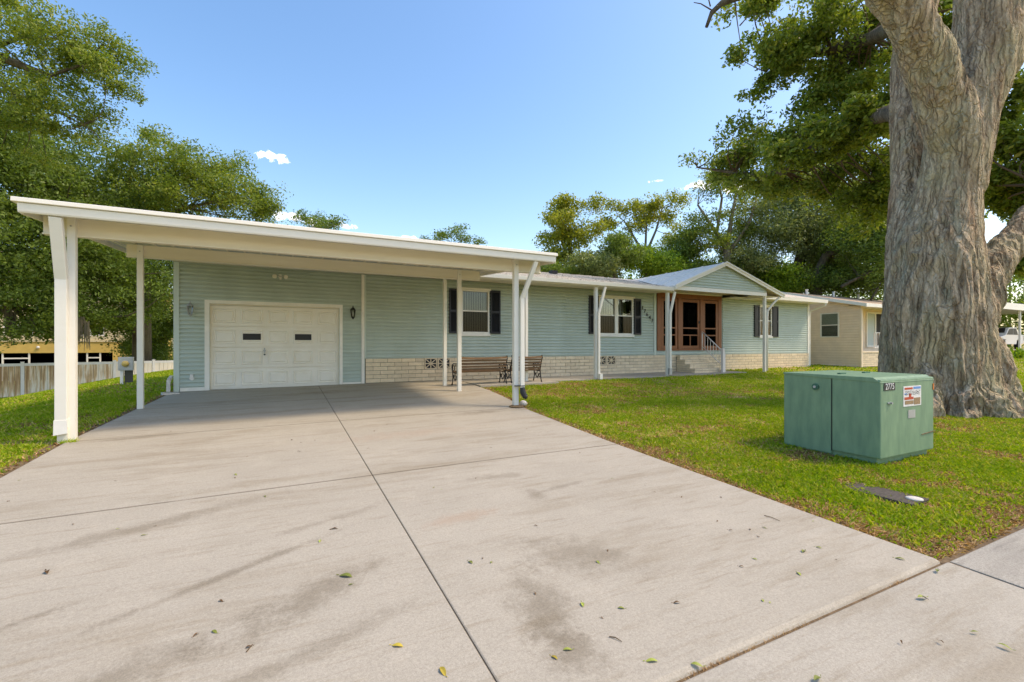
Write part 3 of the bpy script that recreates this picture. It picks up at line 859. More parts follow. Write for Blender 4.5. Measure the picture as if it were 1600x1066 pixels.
# fascia gutter along the porch eave
gt = MB()
gt.prism([(11.90, 3.09), (11.90, 3.075), (11.915, 2.98), (11.96, 2.96), (12.01, 2.96), (12.01, 3.09), (11.985, 3.09), (11.985, 2.985), (11.93, 2.985), (11.92, 3.09)], 4.3, 12.28, 'x')
gt.build('gutter', M_WHITE, H)
MB().box(4.3, 12.28, 12.012, 12.06, 2.95, 3.045).build('fascia', M_WHITE2, H)
MB().box(-2.3, 12.8, 12.06, WY - .02, 3.052, 3.066).build('soffit', M_BEAM, H)
MB().prism([(12.66, 3.18), (12.66, 3.03), (12.72, 3.0), (12.76, 3.0), (12.76, 3.17)], 18.2, 22.72, 'x').build('gutter', M_WHITE, H)
MB().box(16.5, 22.7, 12.77, WY + .003, 3.025, 3.045).build('soffit', M_WHITE2, H)
MB().prism([(12.75, 3.185), (RY, RZ + .005), (RY, RZ - .14), (12.75, 3.04)], 22.722, 22.745, 'x').build('rake_board', M_WHITE2, H)
MB().tube([(22.62, 12.70, 3.02), (22.60, 12.72, 2.92), (22.56, 13.05, 2.80), (22.53, 13.33, 2.70), (22.53, 13.38, 2.5), (22.53, 13.38, .1)], .035, 8).build('downspout', M_WHITE2, H)
MB().prism([(WY, 3.04), (20.6, 3.04), (RY, RZ - .05)], 22.40, 22.46, 'x').build('gable_end', M_SIDE, H)
MB().box(6.9, 7.15, 15.2, 15.45, zr(15.3), zr(15.3) + .16).build('roof_vent', M_NAVY, rf)
MB().box(9.3, 9.55, 15.2, 15.45, zr(15.3), zr(15.3) + .14).build('roof_vent', M_NAVY, rf)

# porch gable ---------------------------------------------------------------
AX, AZ = 14.87, 4.17
LX, LZ, RX, RZg = 12.27, 3.15, 18.3, 3.115
gr = MB()
YF = 11.88
gr.add([(LX, YF, LZ), (AX, YF, AZ), (AX, 16.9, AZ), (LX, 12.3, LZ), (LX, YF, LZ - .05), (AX, YF, AZ - .05), (AX, 16.9, AZ - .05), (LX, 12.3, LZ - .05)],
       [(0, 1, 2, 3), (7, 6, 5, 4), (0, 4, 5, 1), (0, 3, 7, 4), (1, 2, 6, 5)])
gr.add([(AX, YF, AZ), (RX, YF, RZg), (RX, 12.9, RZg), (AX, 16.9, AZ), (AX, YF, AZ - .05), (RX, YF, RZg - .05), (RX, 12.9, RZg - .05), (AX, 16.9, AZ - .05)],
       [(0, 1, 2, 3), (7, 6, 5, 4), (0, 4, 5, 1), (1, 5, 6, 2), (0, 4, 7, 3)])
M_GROOF = mat('white_gable_roofing', (.86, .79, .68), .8, .15, noise_s=8, col2=(.70, .63, .53), coord='World')
gro = gr.build('gable_roof', M_GROOF, H)
# panel ribs on the left slope of the gable roof
for k in range(5):
    y = 12.0 + k * .95
    yl = min(y, 12.3) if k == 0 else None
    t0 = 0 if y < 12.3 else (y - 12.3) / 4.6
    xa = LX + (AX - LX) * t0; za = LZ + (AZ - LZ) * t0
    MB().bar((xa, y, za + .012), (AX, y, AZ + .012), .05, .02).build('roof_rib', M_WHITE2, gro)
MB().bar((LX, 12.32, LZ + .01), (AX, 16.9, AZ + .015), .10, .02).build('valley_flashing', M_WHITE2, gro)
# rakes
rk = MB()
for (xa, za, xb, zb) in ((LX, LZ, AX, AZ), (AX, AZ, RX, RZg)):
    rk.add([(xa, YF - .02, za + .012), (xb, YF - .02, zb + .012), (xb, YF - .02, zb - .13), (xa, YF - .02, za - .13), (xa, YF - .001, za + .012), (xb, YF - .001, zb + .012), (xb, YF - .001, zb - .13), (xa, YF - .001, za - .13)],
           [(0, 1, 2, 3), (7, 6, 5, 4), (0, 4, 5, 1), (3, 2, 6, 7), (0, 3, 7, 4), (1, 5, 6, 2)])
    rk.add([(xa, YF - .045, za + .03), (xb, YF - .045, zb + .03), (xb, YF - .045, zb - .03), (xa, YF - .045, za - .03), (xa, YF - .021, za + .03), (xb, YF - .021, zb + .03), (xb, YF - .021, zb - .03), (xa, YF - .021, za - .03)],
           [(0, 1, 2, 3), (7, 6, 5, 4), (0, 4, 5, 1), (3, 2, 6, 7), (0, 3, 7, 4), (1, 5, 6, 2)])
rk.build('rake_board', M_WHITE, gro)
# gable face boards
GY0 = 12.02
def top_at(x): return (LZ + (AZ - LZ) * (x - LX) / (AX - LX)) if x < AX else (AZ + (RZg - AZ) * (x - AX) / (RX - AX))
MB().prism([(12.3, 3.1), (17.36, 3.1), (17.36, top_at(17.36) - .06), (AX, AZ - .06), (12.35, top_at(12.35) - .06)], GY0, GY0 + .06, 'y').build('gable_wall', M_SIDE, H)
z = 3.165
while z < 4.04:
    zt = z + .1
    xa = LX + (zt + .08 - LZ) / (AZ - LZ) * (AX - LX); xb = AX + (AZ - zt - .08) / (AZ - RZg) * (RX - AX)
    xa = max(xa, 12.32); xb = min(xb, 17.35)
    if xb - xa > .1: board(xa, xb, z, zt, GY0, nm='siding_board')
    z = zt
MB().box(12.3, 17.36, GY0 - .035, GY0 + .05, 3.03, 3.165).build('porch_beam', M_WHITE2, H)
MB().box(17.26, 17.36, GY0 + .06, WY - .03, 2.99, 3.11).build('porch_beam', M_WHITE2, H)
MB().box(12.33, 17.25, GY0 + .06, WY - .03, 3.17, 3.185).build('porch_ceiling', M_BEAM, H)
MB().box(17.37, 18.28, GY0 + .06, 12.9, 3.055, 3.065).build('porch_soffit', M_BEAM, H)


# posts of the front eave
def sq_post(x, y, z0, z1, w=.075, m=M_WHITE, parent=H, nm='post'):
    return MB().box(x - w / 2, x + w / 2, y - w / 2, y + w / 2, z0, z1).build(nm, m, parent, bevel=.006)


for (px, top) in ((695, 3.02), (822, 2.97), (931, 2.97)):
    p_ = F(px, 590, 12.15)
    sq_post(p_.x, 12.15, gz(p_.x, 12.15) - .02, 3.05 if px == 695 else 2.965, .09 if px != 931 else .10)
pp = F(1041.5, 583, 12.2); sq_post(pp.x, 12.16, gz(pp.x, 12.16) - .02, 3.03, .10)
pp2 = F(1194.5, 580, 12.1); sq_post(pp2.x, 12.1, gz(pp2.x, 12.1) - .05, 3.03, .10)
# downspouts beside the posts (box pipe)
def downspout(pts, w=.065, parent=H, m=M_WHITE):
    mb = MB()
    for a, b_ in zip(pts[:-1], pts[1:]): mb.bar(a, b_, w, w * .8, up=(0, 1, 0))
    return mb.build('downspout', m, parent, bevel=.004)
a = F(936, 590, 12.0)
downspout([(a.x + .22, 11.96, 2.95), (a.x + .03, 12.05, 2.1), (a.x + .03, 12.05, .04)], .075)
MB().box(a.x - .01, a.x + .10, 11.93, 12.02, -.02, .16).build('downspout_shoe', M_WHITE2, H)
a = F(1047, 583, 12.06)
downspout([(a.x + .14, 11.97, 2.95), (a.x + .01, 12.06, 2.2), (a.x + .01, 12.06, .05)], .075)
MB().box(a.x - .06, a.x + .06, 12.02, 12.10, .04, .26).build('downspout_shoe', M_STEEL, H)
MB().tube([(18.2, 11.95, 3.07), (18.1, 11.98, 3.0), (17.75, 12.02, 2.72), (pp2.x + .12, 12.05, 2.45), (pp2.x + .1, 12.06, 2.2), (pp2.x + .1, 12.06, .05)], .042, 8).build('downspout', M_WHITE2, H, smooth=True)

# entry: redwood frame with three screened bays -------------------------------
E = MB()
ex0, ex1, ez0, ez1 = 12.90, 16.46, .86, 3.10
yE = WY - .03
E.box(ex0, ex0 + .20, yE, WY + .1, ez0, ez1).box(ex1 - .20, ex1, yE, WY + .1, ez0, ez1).box(ex0 + .2, ex1 - .2, yE, WY + .1, ez1 - .18, ez1).box(ex0 + .2, ex1 - .2, yE, WY + .1, ez0, ez0 + .06)
E.box(13.98, 14.12, yE - .01, WY + .1, ez0 + .06, ez1 - .18).box(15.20, 15.36, yE - .01, WY + .1, ez0 + .06, ez1 - .18)
ent = E.build('entry_frame', M_WOODDOOR, H)
for i, (a, b_) in enumerate(((13.12, 13.96), (14.14, 15.18), (15.38, 16.24))):
    d_ = MB(); y0, y1 = yE + .012, yE + .055
    z0, z1 = ez0 + .07, ez1 - .20
    e = .11
    d_.box(a, a + e, y0, y1, z0, z1).box(b_ - e, b_, y0, y1, z0, z1).box(a + e, b_ - e, y0, y1, z0, z0 + .12).box(a + e, b_ - e, y0, y1, z1 - e, z1)
    d_.box(a + e, b_ - e, y0, y1, z0 + .80, z0 + .85).box(a + e, b_ - e, y0, y1, z0 + .52, z0 + .565)
    if i == 1: d_.box((a + b_) / 2 - .02, (a + b_) / 2 + .02, y0, y1, z0 + .12, z0 + .52)
    d_.build('screen_door' if i == 1 else 'screen_panel', M_WOODDOOR, ent)
    MB().box(a + e, b_ - e, y1 - .012, y1 - .008, z0 + .12, z1 - e).build('screen', M_MESH, ent)
MB().box(ex0, ex1, WY + .9, WY + .92, .7, 3.1).box(ex0 - .0, ex0 + .02, WY + .12, WY + .9, .7, 3.1).box(ex1 - .02, ex1, WY + .12, WY + .9, .7, 3.1).box(ex0, ex1, WY + .12, WY + .9, .84, .86).build('porch_interior', M_SCREEN, H)
dd = MB().box(14.2, 15.1, WY + .84, WY + .89, .86, 2.9)
dd.build('inner_door', mat('inner_door_brown', (.06, .045, .03), .6), H)
iw = MB().box(15.5, 16.1, WY + .86, WY + .89, 1.3, 2.6); iw.build('inner_window', mat('inner_window_grey', (.14, .15, .14), .3), H)
iw = MB().box(13.2, 13.8, WY + .86, WY + .89, 1.3, 2.6); iw.build('inner_window', MATS['inner_window_grey'], H)
MB().box(15.12, 15.16, yE - .02, yE + .012, 1.95, 2.05).build('door_handle', M_NAVY, ent)


# house number digits
def text_mesh(s, size, m, name, extrude=.004):
    cu = bpy.data.curves.new(name, 'FONT'); cu.body = s; cu.size = size; cu.extrude = extrude; cu.align_x = 'CENTER'; cu.align_y = 'CENTER'
    o = bpy.data.objects.new('tmp', cu); COL.objects.link(o)
    bpy.context.view_layer.update()
    me = bpy.data.meshes.new_from_object(o.evaluated_get(bpy.context.evaluated_depsgraph_get()))
    me.materials.clear(); me.materials.append(m); me.name = name
    bpy.data.objects.remove(o); bpy.data.curves.remove(cu)
    return me


for ch, (px, py) in zip("17647", ((1003, 481.5), (1006.2, 486.5), (1010, 491.8), (1014, 496.5), (1018, 501.5))):
    p_ = F(px, py)
    link('house_number', text_mesh(ch, .2, M_IRON, 'house_number', .01), H, loc=(p_.x, WY - .045, p_.z), rot=(R(90), 0, 0), label='black house number digit %s screwed to the siding' % ch)


# lanterns and floodlight
def lantern(x, z, label):
    l_ = MB()
    l_.lathe([(.035, 0), (.035, .015)], (x, WY - .036, z - .02), 10, 'y')
    l_.tube([(x, WY - .03, z - .02), (x, WY - .10, z - .10), (x, WY - .13, z - .13)], .009, 6)
    l_.lathe([(.012, -.16), (.03, -.13), (.045, -.115), (.05, -.10)], (x, WY - .13, z), 6)
    l_.lathe([(.075, .09), (.055, .13), (.02, .16), (.012, .19), (.004, .215)], (x, WY - .13, z), 6)
    for k in range(6):
        th = 2 * PI * k / 6
        l_.bar((x + .047 * math.cos(th), WY - .13 + .047 * math.sin(th), z - .10), (x + .068 * math.cos(th), WY - .13 + .068 * math.sin(th), z + .09), .009)
    o = l_.build('wall_lantern', M_IRON if label.startswith('right') else M_STEEL, H, label=label)
    MB().lathe([(.043, -.10), (.064, .09)], (x, WY - .13, z), 6).build('glass', M_LAMPG, o)
    MB().lathe([(.012, -.08), (.02, -.02), (.014, .04), (.003, .06)], (x, WY - .13, z), 8).build('bulb', M_LABEL, o)


lantern(-1.95, 1.91, 'pewter wall lantern left of the garage door')
lantern(1.75, 1.94, 'right dark wall lantern between garage door and corner trim')
fl = MB().lathe([(.05, 0), (.05, .03)], (-.03, WY - .048, 2.85), 12, 'y')
fl.build('floodlight', M_WHITE2, H)
for sx in (-1, 1):
    c = Vector((-.03 + sx * .10, WY - .12, 2.86))
    h_ = MB().lathe([(.012, .0), (.035, -.03), (.055, -.11), (.05, -.115)], (0, 0, 0), 12, 'y')
    h_.build('flood_head', M_BEAM, H, loc=c, rot=(R(25), 0, R(18 * sx)))
    MB().tube([(-.03, WY - .04, 2.85), c], .01, 6).build('flood_arm', M_STEEL, H)
MB().box(-.05, .0, WY - .11, WY - .05, 2.76, 2.81).build('motion_sensor', M_WHITE2, H)
MB().lathe([(.05, 0), (.05, .02), (.03, .045)], (-1.93, WY - .06, .27), 10, 'y').box(-1.96, -1.90, WY - .09, WY - .02, .29, .37).build('outlet_cover', M_LABEL, H, label='white vent cover on the siding left of the garage door')
MB().bar((-2.36, 13.2, -.02), (-2.36, 13.22, .25), .07).bar((-2.36, 13.22, .25), (-2.34, 13.42, .32), .06).build('downspout_elbow', M_STONE, H)

# ------------------------------------------------------------------ carport
CP = thing('carport', 'white flat roofed aluminium carport on four posts over the driveway', 'carport', (1, 9.5, gz(1, 9.5)))
# roof deck following the slope
def zc_(Y): return 2.865 + .055 * (Y - 8.5)
MB().prism([(8.03, zc_(8.03)), (12.95, zc_(12.95)), (12.95, zc_(12.95) + .06), (8.03, zc_(8.03) + .06)], -2.93, 4.93, 'x').build('roof_deck', M_ROOFPAN, CP)
for k in range(26):
    x = -2.8 + k * .3
    MB().prism([(8.6, zc_(8.6) - .02), (12.95, zc_(12.95) - .02), (12.95, zc_(12.95) - .001), (8.6, zc_(8.6) - .001)], x, x + .03, 'x').build('roof_rib', M_WHITE2, CP)
# fascia: gutter strip and drip cap
MB().prism([(8.02, 2.74), (7.975, 2.74), (7.965, 2.76), (7.955, 2.855), (8.02, 2.855)], -2.97, 4.96, 'x').build('fascia', M_WHITE, CP)
MB().prism([(8.06, 2.86), (7.935, 2.862), (7.925, 2.868), (7.93, 2.915), (7.95, 2.925), (8.06, 2.925)], -3.02, 4.985, 'x').build('roof_cap', M_WHITE, CP)
MB().prism([(8.03, 2.93), (8.16, 2.94), (8.16, 2.925), (8.03, 2.925)], -3.0, 4.97, 'x').build('cap_flashing', M_WHITE2, CP)
for s_, xx in ((-1, -2.965), (1, 4.935)):
    MB().prism([(8.03, 2.73), (12.95, zc_(12.95) - .05), (12.95, zc_(12.95) + .09), (8.03, 2.92)], xx, xx + .03, 'x').build('side_fascia', M_WHITE, CP)
# beams
MB().box(-2.90, 4.89, 8.46, 8.54, 2.59, zc_(8.46) - .036).build('beam', M_BEAM, CP, bevel=.004)
MB().box(-2.905, 4.895, 8.44, 8.56, 2.575, 2.592).build('beam_cap', M_BEAM, CP)
MB().box(-2.61, 4.56, 11.01, 11.09, 2.745, zc_(11.05) - .036).build('beam', M_BEAM, CP, bevel=.004)
MB().box(-2.615, 4.565, 10.99, 11.11, 2.73, 2.747).build('beam_cap', M_BEAM, CP)
# posts
a = F(113, 680, 8.42)
PLx = a.x
sq_post(PLx, 8.42, gz(PLx, 8.42) - .02, zc_(8.42) - .04, .09, parent=CP)
b4 = F(805.5, 632, 8.42)
PRx = b4.x
sq_post(PRx, 8.42, gz(PRx, 8.42) - .02, zc_(8.42) - .04, .10, parent=CP)
c4 = F(219.5, 638, 11.0); sq_post(c4.x, 11.0, gz(c4.x, 11.0) - .02, zc_(11.0) - .04, .095, parent=CP)
d4 = F(717.5, 611, 11.0); sq_post(d4.x, 11.0, gz(d4.x, 11.0) - .02, zc_(11.0) - .04, .095, parent=CP)
for (x, y, zt) in ((PLx, 8.37, 2.70), (PRx, 8.365, 2.70), (c4.x, 10.948, 2.84), (d4.x, 10.948, 2.84)):
    MB().lathe([(.012, 0), (.012, .008)], (x, y - .006, zt), 8, 'y').build('bolt', M_STEEL, CP)
# left downspout: wide leader from fascia to post front, loose bottom
xa = F(84, 340, 8.06).x
ld = MB().bar((xa + .03, 8.03, 2.735), (PLx - .082, 8.33, 1.96), .13, .08, up=(0, 1, 0))
ld.build('downspout', M_WHITE, CP, bevel=.006)
MB().box(PLx - .145, PLx - .02, 8.29, 8.37, gz(PLx, 8.4) + .28, 1.99).build('downspout', M_WHITE, CP, bevel=.006)
sh_ = MB()
zb = gz(PLx, 8.4) + .1
sh_.add([(PLx - .150, 8.283, zb + .20), (PLx - .015, 8.283, zb + .20), (PLx - .015, 8.375, zb + .22), (PLx - .150, 8.375, zb + .22),
         (PLx - .154, 8.283, zb - .0), (PLx - .012, 8.283, zb + .02), (PLx - .03, 8.38, zb + .02), (PLx - .175, 8.38, zb)],
        [(0, 1, 5, 4), (1, 2, 6, 5), (2, 3, 7, 6), (3, 0, 4, 7), (0, 1, 2, 3)])
sh_.build('downspout_boot', M_WHITE2, CP)
MB().box(PLx - .13, PLx - .02, 8.33, 8.41, gz(PLx, 8.4) - .02, zb + .1).build('post_foot', M_BEAM, CP)
# right downspout
xr = F(837, 410, 8.04).x
rd = MB().bar((xr, 8.02, 2.735), (PRx + .10, 8.33, 2.0), .085, .06, up=(0, 1, 0)); rd.build('downspout', M_WHITE, CP, bevel=.005)
MB().box(PRx + .06, PRx + .145, 8.29, 8.36, gz(PRx, 8.4) + .38, 2.02).build('downspout', M_WHITE, CP, bevel=.005)
el_ = MB().tube([(PRx + .10, 8.32, gz(PRx, 8.4) + .40), (PRx + .11, 8.30, gz(PRx, 8.4) + .30), (PRx + .14, 8.27, gz(PRx, 8.4) + .22), (PRx + .17, 8.24, gz(PRx, 8.4) + .20)], [.05, .06, .055, .04], 10)
el_.build('flexible_downspout_end', M_NAVY, CP, label='black flexible downspout end at the right front post')
MB().box(PRx - .055, PRx + .15, 8.28, 8.37, gz(PRx, 8.4) + .43, gz(PRx, 8.4) + .445).build('strap', M_NAVY, CP)
tag(MB().lathe([(.02, 0), (.15, .01), (.16, .04), (.12, .055)], (PRx, 8.36, gz(PRx, 8.36) - .01), 14).build('post_footing', M_PLANTDIRT), 'low soil stained concrete ring at the foot of the right front carport post', 'footing')
st = MB().lathe([(.02, 0), (.07, .02), (.085, .06), (.06, .10), (.02, .12)], (0, 0, 0), 9)
tag(st.build('stone', M_STONE, None, smooth=True, loc=(PRx + .22, 8.5, gz(PRx + .2, 8.5) - .01), rot=(0, .2, 1)), 'white stone in the grass beside the right front carport post', 'stone')
tag(MB().prism([(-.16, 0), (.16, 0), (.16, .03), (-.16, .055)], -.09, .09, 'y').build('splash_block', M_STONE, None, loc=(-2.28, 12.95, gz(-2.3, 12.95) + .0), rot=(0, 0, R(20))), 'small grey splash block by the left garage corner', 'splash block')


# ------------------------------------------------------------------ front steps and railing
ST = thing('front_steps', 'cream brick front steps below the redwood screen doors', 'steps', (14.5, 12.7, 0))
SX0, SX1 = 13.86, 15.20
zg0 = .015
nst = 4; rise = .165; runs = [12.45, 12.69, 12.93, 13.17]
for i in range(nst):
    z0 = zg0 + i * rise; y0 = runs[i]
    MB().box(SX0 + .02, SX1 - .02, y0 + .02, WY - .055, z0 - .03 if i == 0 else z0, z0 + rise - .01).build('step_core', M_MORTAR, ST)
    # front facing bricks and tread bricks
    x = SX0; k = 0
    while x < SX1 - .05:
        xe = min(x + (.2 if (k == 0 and i % 2) else .4), SX1)
        MB().box(x + .005, xe - .005, y0, y0 + .15, z0 + .005 + (0), z0 + .09).build('brick', M_BRICK, ST, bevel=.005)
        MB().box(x + .005, xe - .005, y0 - .015, y0 + .24, z0 + .098, z0 + rise).build('tread_brick', M_BRICK, ST, bevel=.006)
        x = xe; k += 1
    # left side bricks
    y = y0 + .155
    while y < WY - .1:
        ye = min(y + .4, WY - .06)
        MB().box(SX0 - .004, SX0 + .10, y + .005, ye - .005, z0 + .005, z0 + .078).build('brick', M_BRICK, ST, bevel=.005)
        MB().box(SX0 - .004, SX0 + .10, y + .005, ye - .005, z0 + .088, z0 + rise - .004).build('brick', M_BRICK, ST, bevel=.005)
        y = ye
rl = MB()
RXx = SX1 + .03
topA = Vector((RXx - .02, WY - .12, 1.62)); topB = Vector((RXx, 12.36, .86))
botA = Vector((RXx - .02, WY - .12, 1.02)); botB = Vector((RXx, 12.36, .30))
rl.tube([topA, topB], .02, 8).tube([botA, botB], .015, 8).tube([topA, (topA.x, topA.y, .82)], .02, 8)
rlo = rl.build('railing', M_RAIL, ST, smooth=True)
for k in range(1, 7):
    t_ = k / 7
    MB().tube([topA.lerp(topB, t_), botA.lerp(botB, t_)], .011, 6).build('baluster', M_RAIL, rlo)
MB().box(RXx - .05, RXx + .05, 12.27, 12.37, -.02, .95).build('newel_post', M_RAIL, ST, bevel=.006)
MB().box(RXx + .12, RXx + .20, 12.36, 12.44, -.02, .74).build('short_post', M_RAIL, ST, bevel=.006)


# ------------------------------------------------------------------ benches
def bench(x0, x1, yback, zg, label, tilt=0):
    B = thing('bench', label, 'bench', ((x0 + x1) / 2, yback + .25, zg), 'cast iron benches with their backs to the lawn')
    # local profile: back towards camera (-Y), seat towards house (+Y)
    def fr(x):
        f = MB(); r = .017
        P_ = lambda y, z: (x, yback + y, zg + z)
        f.tube([P_(.0, .0), P_(.04, .10), P_(.08, .24), P_(.10, .38), P_(.06, .52), P_(.01, .66), P_(-.04, .76)], [.022, .015, .017, .020, .018, .017, .015], 8)
        f.tube([P_(.52, .0), P_(.48, .08), P_(.44, .22), P_(.46, .36), P_(.50, .42), P_(.50, .50), P_(.47, .56)], [.022, .014, .016, .018, .017, .015, .013], 8)
        f.tube([P_(.09, .36), P_(.25, .34), P_(.47, .38)], .015, 8)
        f.tube([P_(.03, .60), P_(.2, .60), P_(.38, .60), P_(.49, .57), P_(.53, .50), P_(.50, .46)], .015, 8)
        for (cy, cz, rr) in ((.20, .48, .085), (.37, .48, .075), (.27, .24, .07), (.13, .22, .045), (.40, .24, .045), (-.01, .79, .03)):
            pts = [P_(cy + rr * math.cos(a_), cz + rr * math.sin(a_)) for a_ in np.linspace(0, 2 * PI, 13)]
            f.tube(pts, .009, 6, caps=False)
        f.tube([P_(.09, .30), P_(.27, .13), P_(.45, .30)], .010, 6)
        f.tube([P_(.0, .01), P_(-.03, .015)], .02, 6); f.tube([P_(.52, .01), P_(.56, .015)], .02, 6)
        return f.build('end_frame', M_IRON, B, smooth=True)
    fr(x0); fr(x1)
    L_ = x1 - x0
    n = 5
    for k in range(n):
        t_ = k / (n - 1)
        z = .44 + t_ * .33; y = .075 - t_ * .11
        s_ = MB(); seg = 8
        vs = []; fs = []
        for i in range(seg + 1):
            xx = -L_ / 2 + .01 + (L_ - .02) * i / seg
            dz = -.022 * math.sin(PI * i / seg) if k == n - 1 else 0
            for (yy, zz) in ((-.009, -.027), (.009, -.027), (.009, .027), (-.009, .027)):
                vs.append((xx, yy, zz + dz))
        for i in range(seg):
            for q in range(4): fs.append((i * 4 + q, i * 4 + (q + 1) % 4, (i + 1) * 4 + (q + 1) % 4, (i + 1) * 4 + q))
        fs += [(0, 1, 2, 3), tuple(seg * 4 + q for q in (3, 2, 1, 0))]
        s_.add(vs, fs)
        s_.build('back_slat', M_SLAT, B, loc=((x0 + x1) / 2, yback + y, zg + z), rot=(R(-16), 0, 0))
    for k in range(6):
        MB().box(-L_ / 2 + .01, L_ / 2 - .01, -.028, .028, -.01, .01).build('seat_slat', M_SLAT, B, loc=((x0 + x1) / 2, yback + .13 + k * .068, zg + .385 - .02 * math.sin(PI * k / 5)), bevel=.003)
    return B


bench(4.24, 5.68, 11.72, gz(5, 11.8) + .012, 'longer slatted wooden bench with black iron ends, left of the right front carport post')
bench(5.86, 6.84, 11.76, gz(6.3, 11.8) + .012, 'shorter slatted wooden bench with black iron ends, partly hidden by the carport post')

# ------------------------------------------------------------------ transformer cabinet
bx0, bx1, by0, by1 = 6.50, 7.82, 3.02, 4.23
bz0 = gz(6.6, 3.1) + .08; bz1 = .655
TB = thing('transformer_box', 'green metal utility transformer cabinet with black 2775 plate and warning label on the lawn', 'utility box', ((bx0 + bx1) / 2, (by0 + by1) / 2, gz(7, 3.5)))
MB().box(bx0 + .04, bx1 - .04, by0 + .06, by1 - .04, bz0 - .2, bz0 + .02).build('base', M_GREENBOX, TB)
MB().box(bx0 + .003, bx1 - .003, by0 + .565, by1, bz0 - .05, bz1 - .006).build('tank', M_GREENBOX, TB, bevel=.018)
MB().box(bx0, bx1, by0, by0 + .555, bz0, bz1 - .012).build('hood', M_GREENBOX, TB, bevel=.016)
# sloping lid above the hood
MB().add([(bx0 - .006, by0 - .008, bz1 - .05), (bx1 + .006, by0 - .008, bz1 - .05), (bx1 + .006, by0 + .08, bz1 + .012), (bx0 - .006, by0 + .08, bz1 + .012), (bx1 + .006, by1, bz1 + .02), (bx0 - .006, by1, bz1 + .02),
          (bx1 + .006, by1, bz1 - .01), (bx0 - .006, by1, bz1 - .01)],
         [(0, 1, 2, 3), (3, 2, 4, 5), (5, 4, 6, 7), (0, 3, 5, 7), (1, 6, 4, 2), (0, 7, 6, 1)]).build('lid', M_GREENBOX, TB, bevel=.006)
MB().box(bx0 + .003, bx0 + .006, by0 + .556, by0 + .564, bz0, bz1 - .03).build('seam', M_NAVY, TB)
for x in (6.85, 7.45):
    MB().box(x - .07, x + .07, by0 + .60, by0 + .64, bz1 + .015, bz1 + .032).build('lid_hinge', M_GREENTOP, TB)
q = T(1283, 602, 6.42)
MB().lathe([(.045, 0), (.045, .012), (.03, .02)], (bx0 - .02, 4.02 - .24, .50), 12, 'x').build('bolt_recess', M_GREENTOP, TB)
MB().lathe([(.018, 0), (.018, .02)], (bx0 - .035, 4.02 - .24, .50), 6, 'x').build('pentagon_bolt', M_STEEL, TB)
fy = by0 - .0
def fpx(px, py):
    v = F(px, py, by0 - .01); return v.x, v.z
xa, za = fpx(1382, 611); xb, zb_ = fpx(1399.5, 598)
MB().box(xa, xb, fy - .006, fy - .001, za, zb_).build('number_plate', M_NAVY, TB)
link('plate_number', text_mesh('2775', .105, M_DIG, 'plate_number', .001), TB, loc=((xa + xb) / 2, fy - .0085, (za + zb_) / 2), rot=(R(90), 0, 0), scale=(.60 * (xb - xa) / .16, 1.0, 1))
xa, za = fpx(1412.5, 636); xb, zb_ = fpx(1440, 602)
lb = MB().box(xa, xb, fy - .005, fy - .001, za, zb_).build('warning_label', M_LABEL, TB)
w, h = xb - xa, zb_ - za
def strip(u0, u1, v0, v1, m, nm='label_print', k=0):
    MB().box(xa + w * u0, xa + w * u1, fy - .0075 - k * .001, fy - .0055, za + h * v0, za + h * v1).build(nm, m, lb)
strip(.06, .5, .83, .93, M_RED); strip(.55, .96, .84, .95, M_BLUE); strip(.05, .55, .33, .46, M_RED)
strip(.08, .55, .10, .28, M_TAN); strip(.58, .94, .06, .40, M_TAN); strip(.30, .42, .42, .62, M_RED, k=1); strip(.05, .2, .60, .64, M_BLUE)
rs = random.Random(5)
ink = MB()
for row in range(3):
    x = .08
    while x < .88:
        ln = rs.uniform(.05, .11)
        v = .74 - row * .075
        ink.bar((xa + w * x, fy - .0085, za + h * (v + rs.uniform(-.03, .03))), (xa + w * (x + ln), fy - .0085, za + h * (v + rs.uniform(-.03, .03))), .005, .001, up=(0, 1, 0))
        x += ln + rs.uniform(.01, .04)
ink.build('handwriting', M_INK, lb)
xa2, za2 = fpx(1420, 654); xb2, zb2 = fpx(1431, 640)
MB().box(xa2, xb2, fy - .005, fy - .001, za2, zb2).build('small_tag', M_STEEL, TB)
xa2, za2 = fpx(1458.5, 609); xb2, zb2 = fpx(1463, 599)
MB().box(xa2, bx1 - .004, fy - .006, fy - .001, za2, zb2).build('orange_sticker', M_ORANGE, TB)
x_, z_ = fpx(1391, 630)
MB().box(x_ - .05, x_ + .05, fy - .014, fy - .001, z_ - .008, z_ + .008).lathe([(.014, 0), (.014, .03)], (x_, fy - .035, z_), 8, 'y').build('hasp', M_STEEL, TB)
x1_, z1_ = fpx(1441, 679); x2_, z2_ = fpx(1462, 673)
MB().bar((x1_, fy - .006, z1_), (x2_, fy - .006, z2_), .010, .008).build('scrape', M_PLANTDIRT, TB)

# buried meter lid
lx, ly = 5.42, 2.46
LD = thing('buried_meter_box', 'dark grey buried meter box lid flush in the grass near the sidewalk', 'meter lid', (lx, ly, gz(lx, ly)))
la, lb2 = Vector((5.44, 2.83, 0)), Vector((5.50, 2.16, 0))
mb = MB()
for a_, b_ in (((5.27, 2.20), (5.62, 2.84)),):
    mb.box(a_[0], b_[0], a_[1], b_[1], gz(lx, ly) - .03, gz(lx, ly) + .012)
mb.build('lid', M_LID, LD, bevel=.01)
MB().lathe([(.05, 0), (.07, .0), (.065, .010), (.03, .014)], (5.47, 2.26, gz(lx, ly) + .0125), 18).build('round_cap', M_STONE, LD, smooth=True)

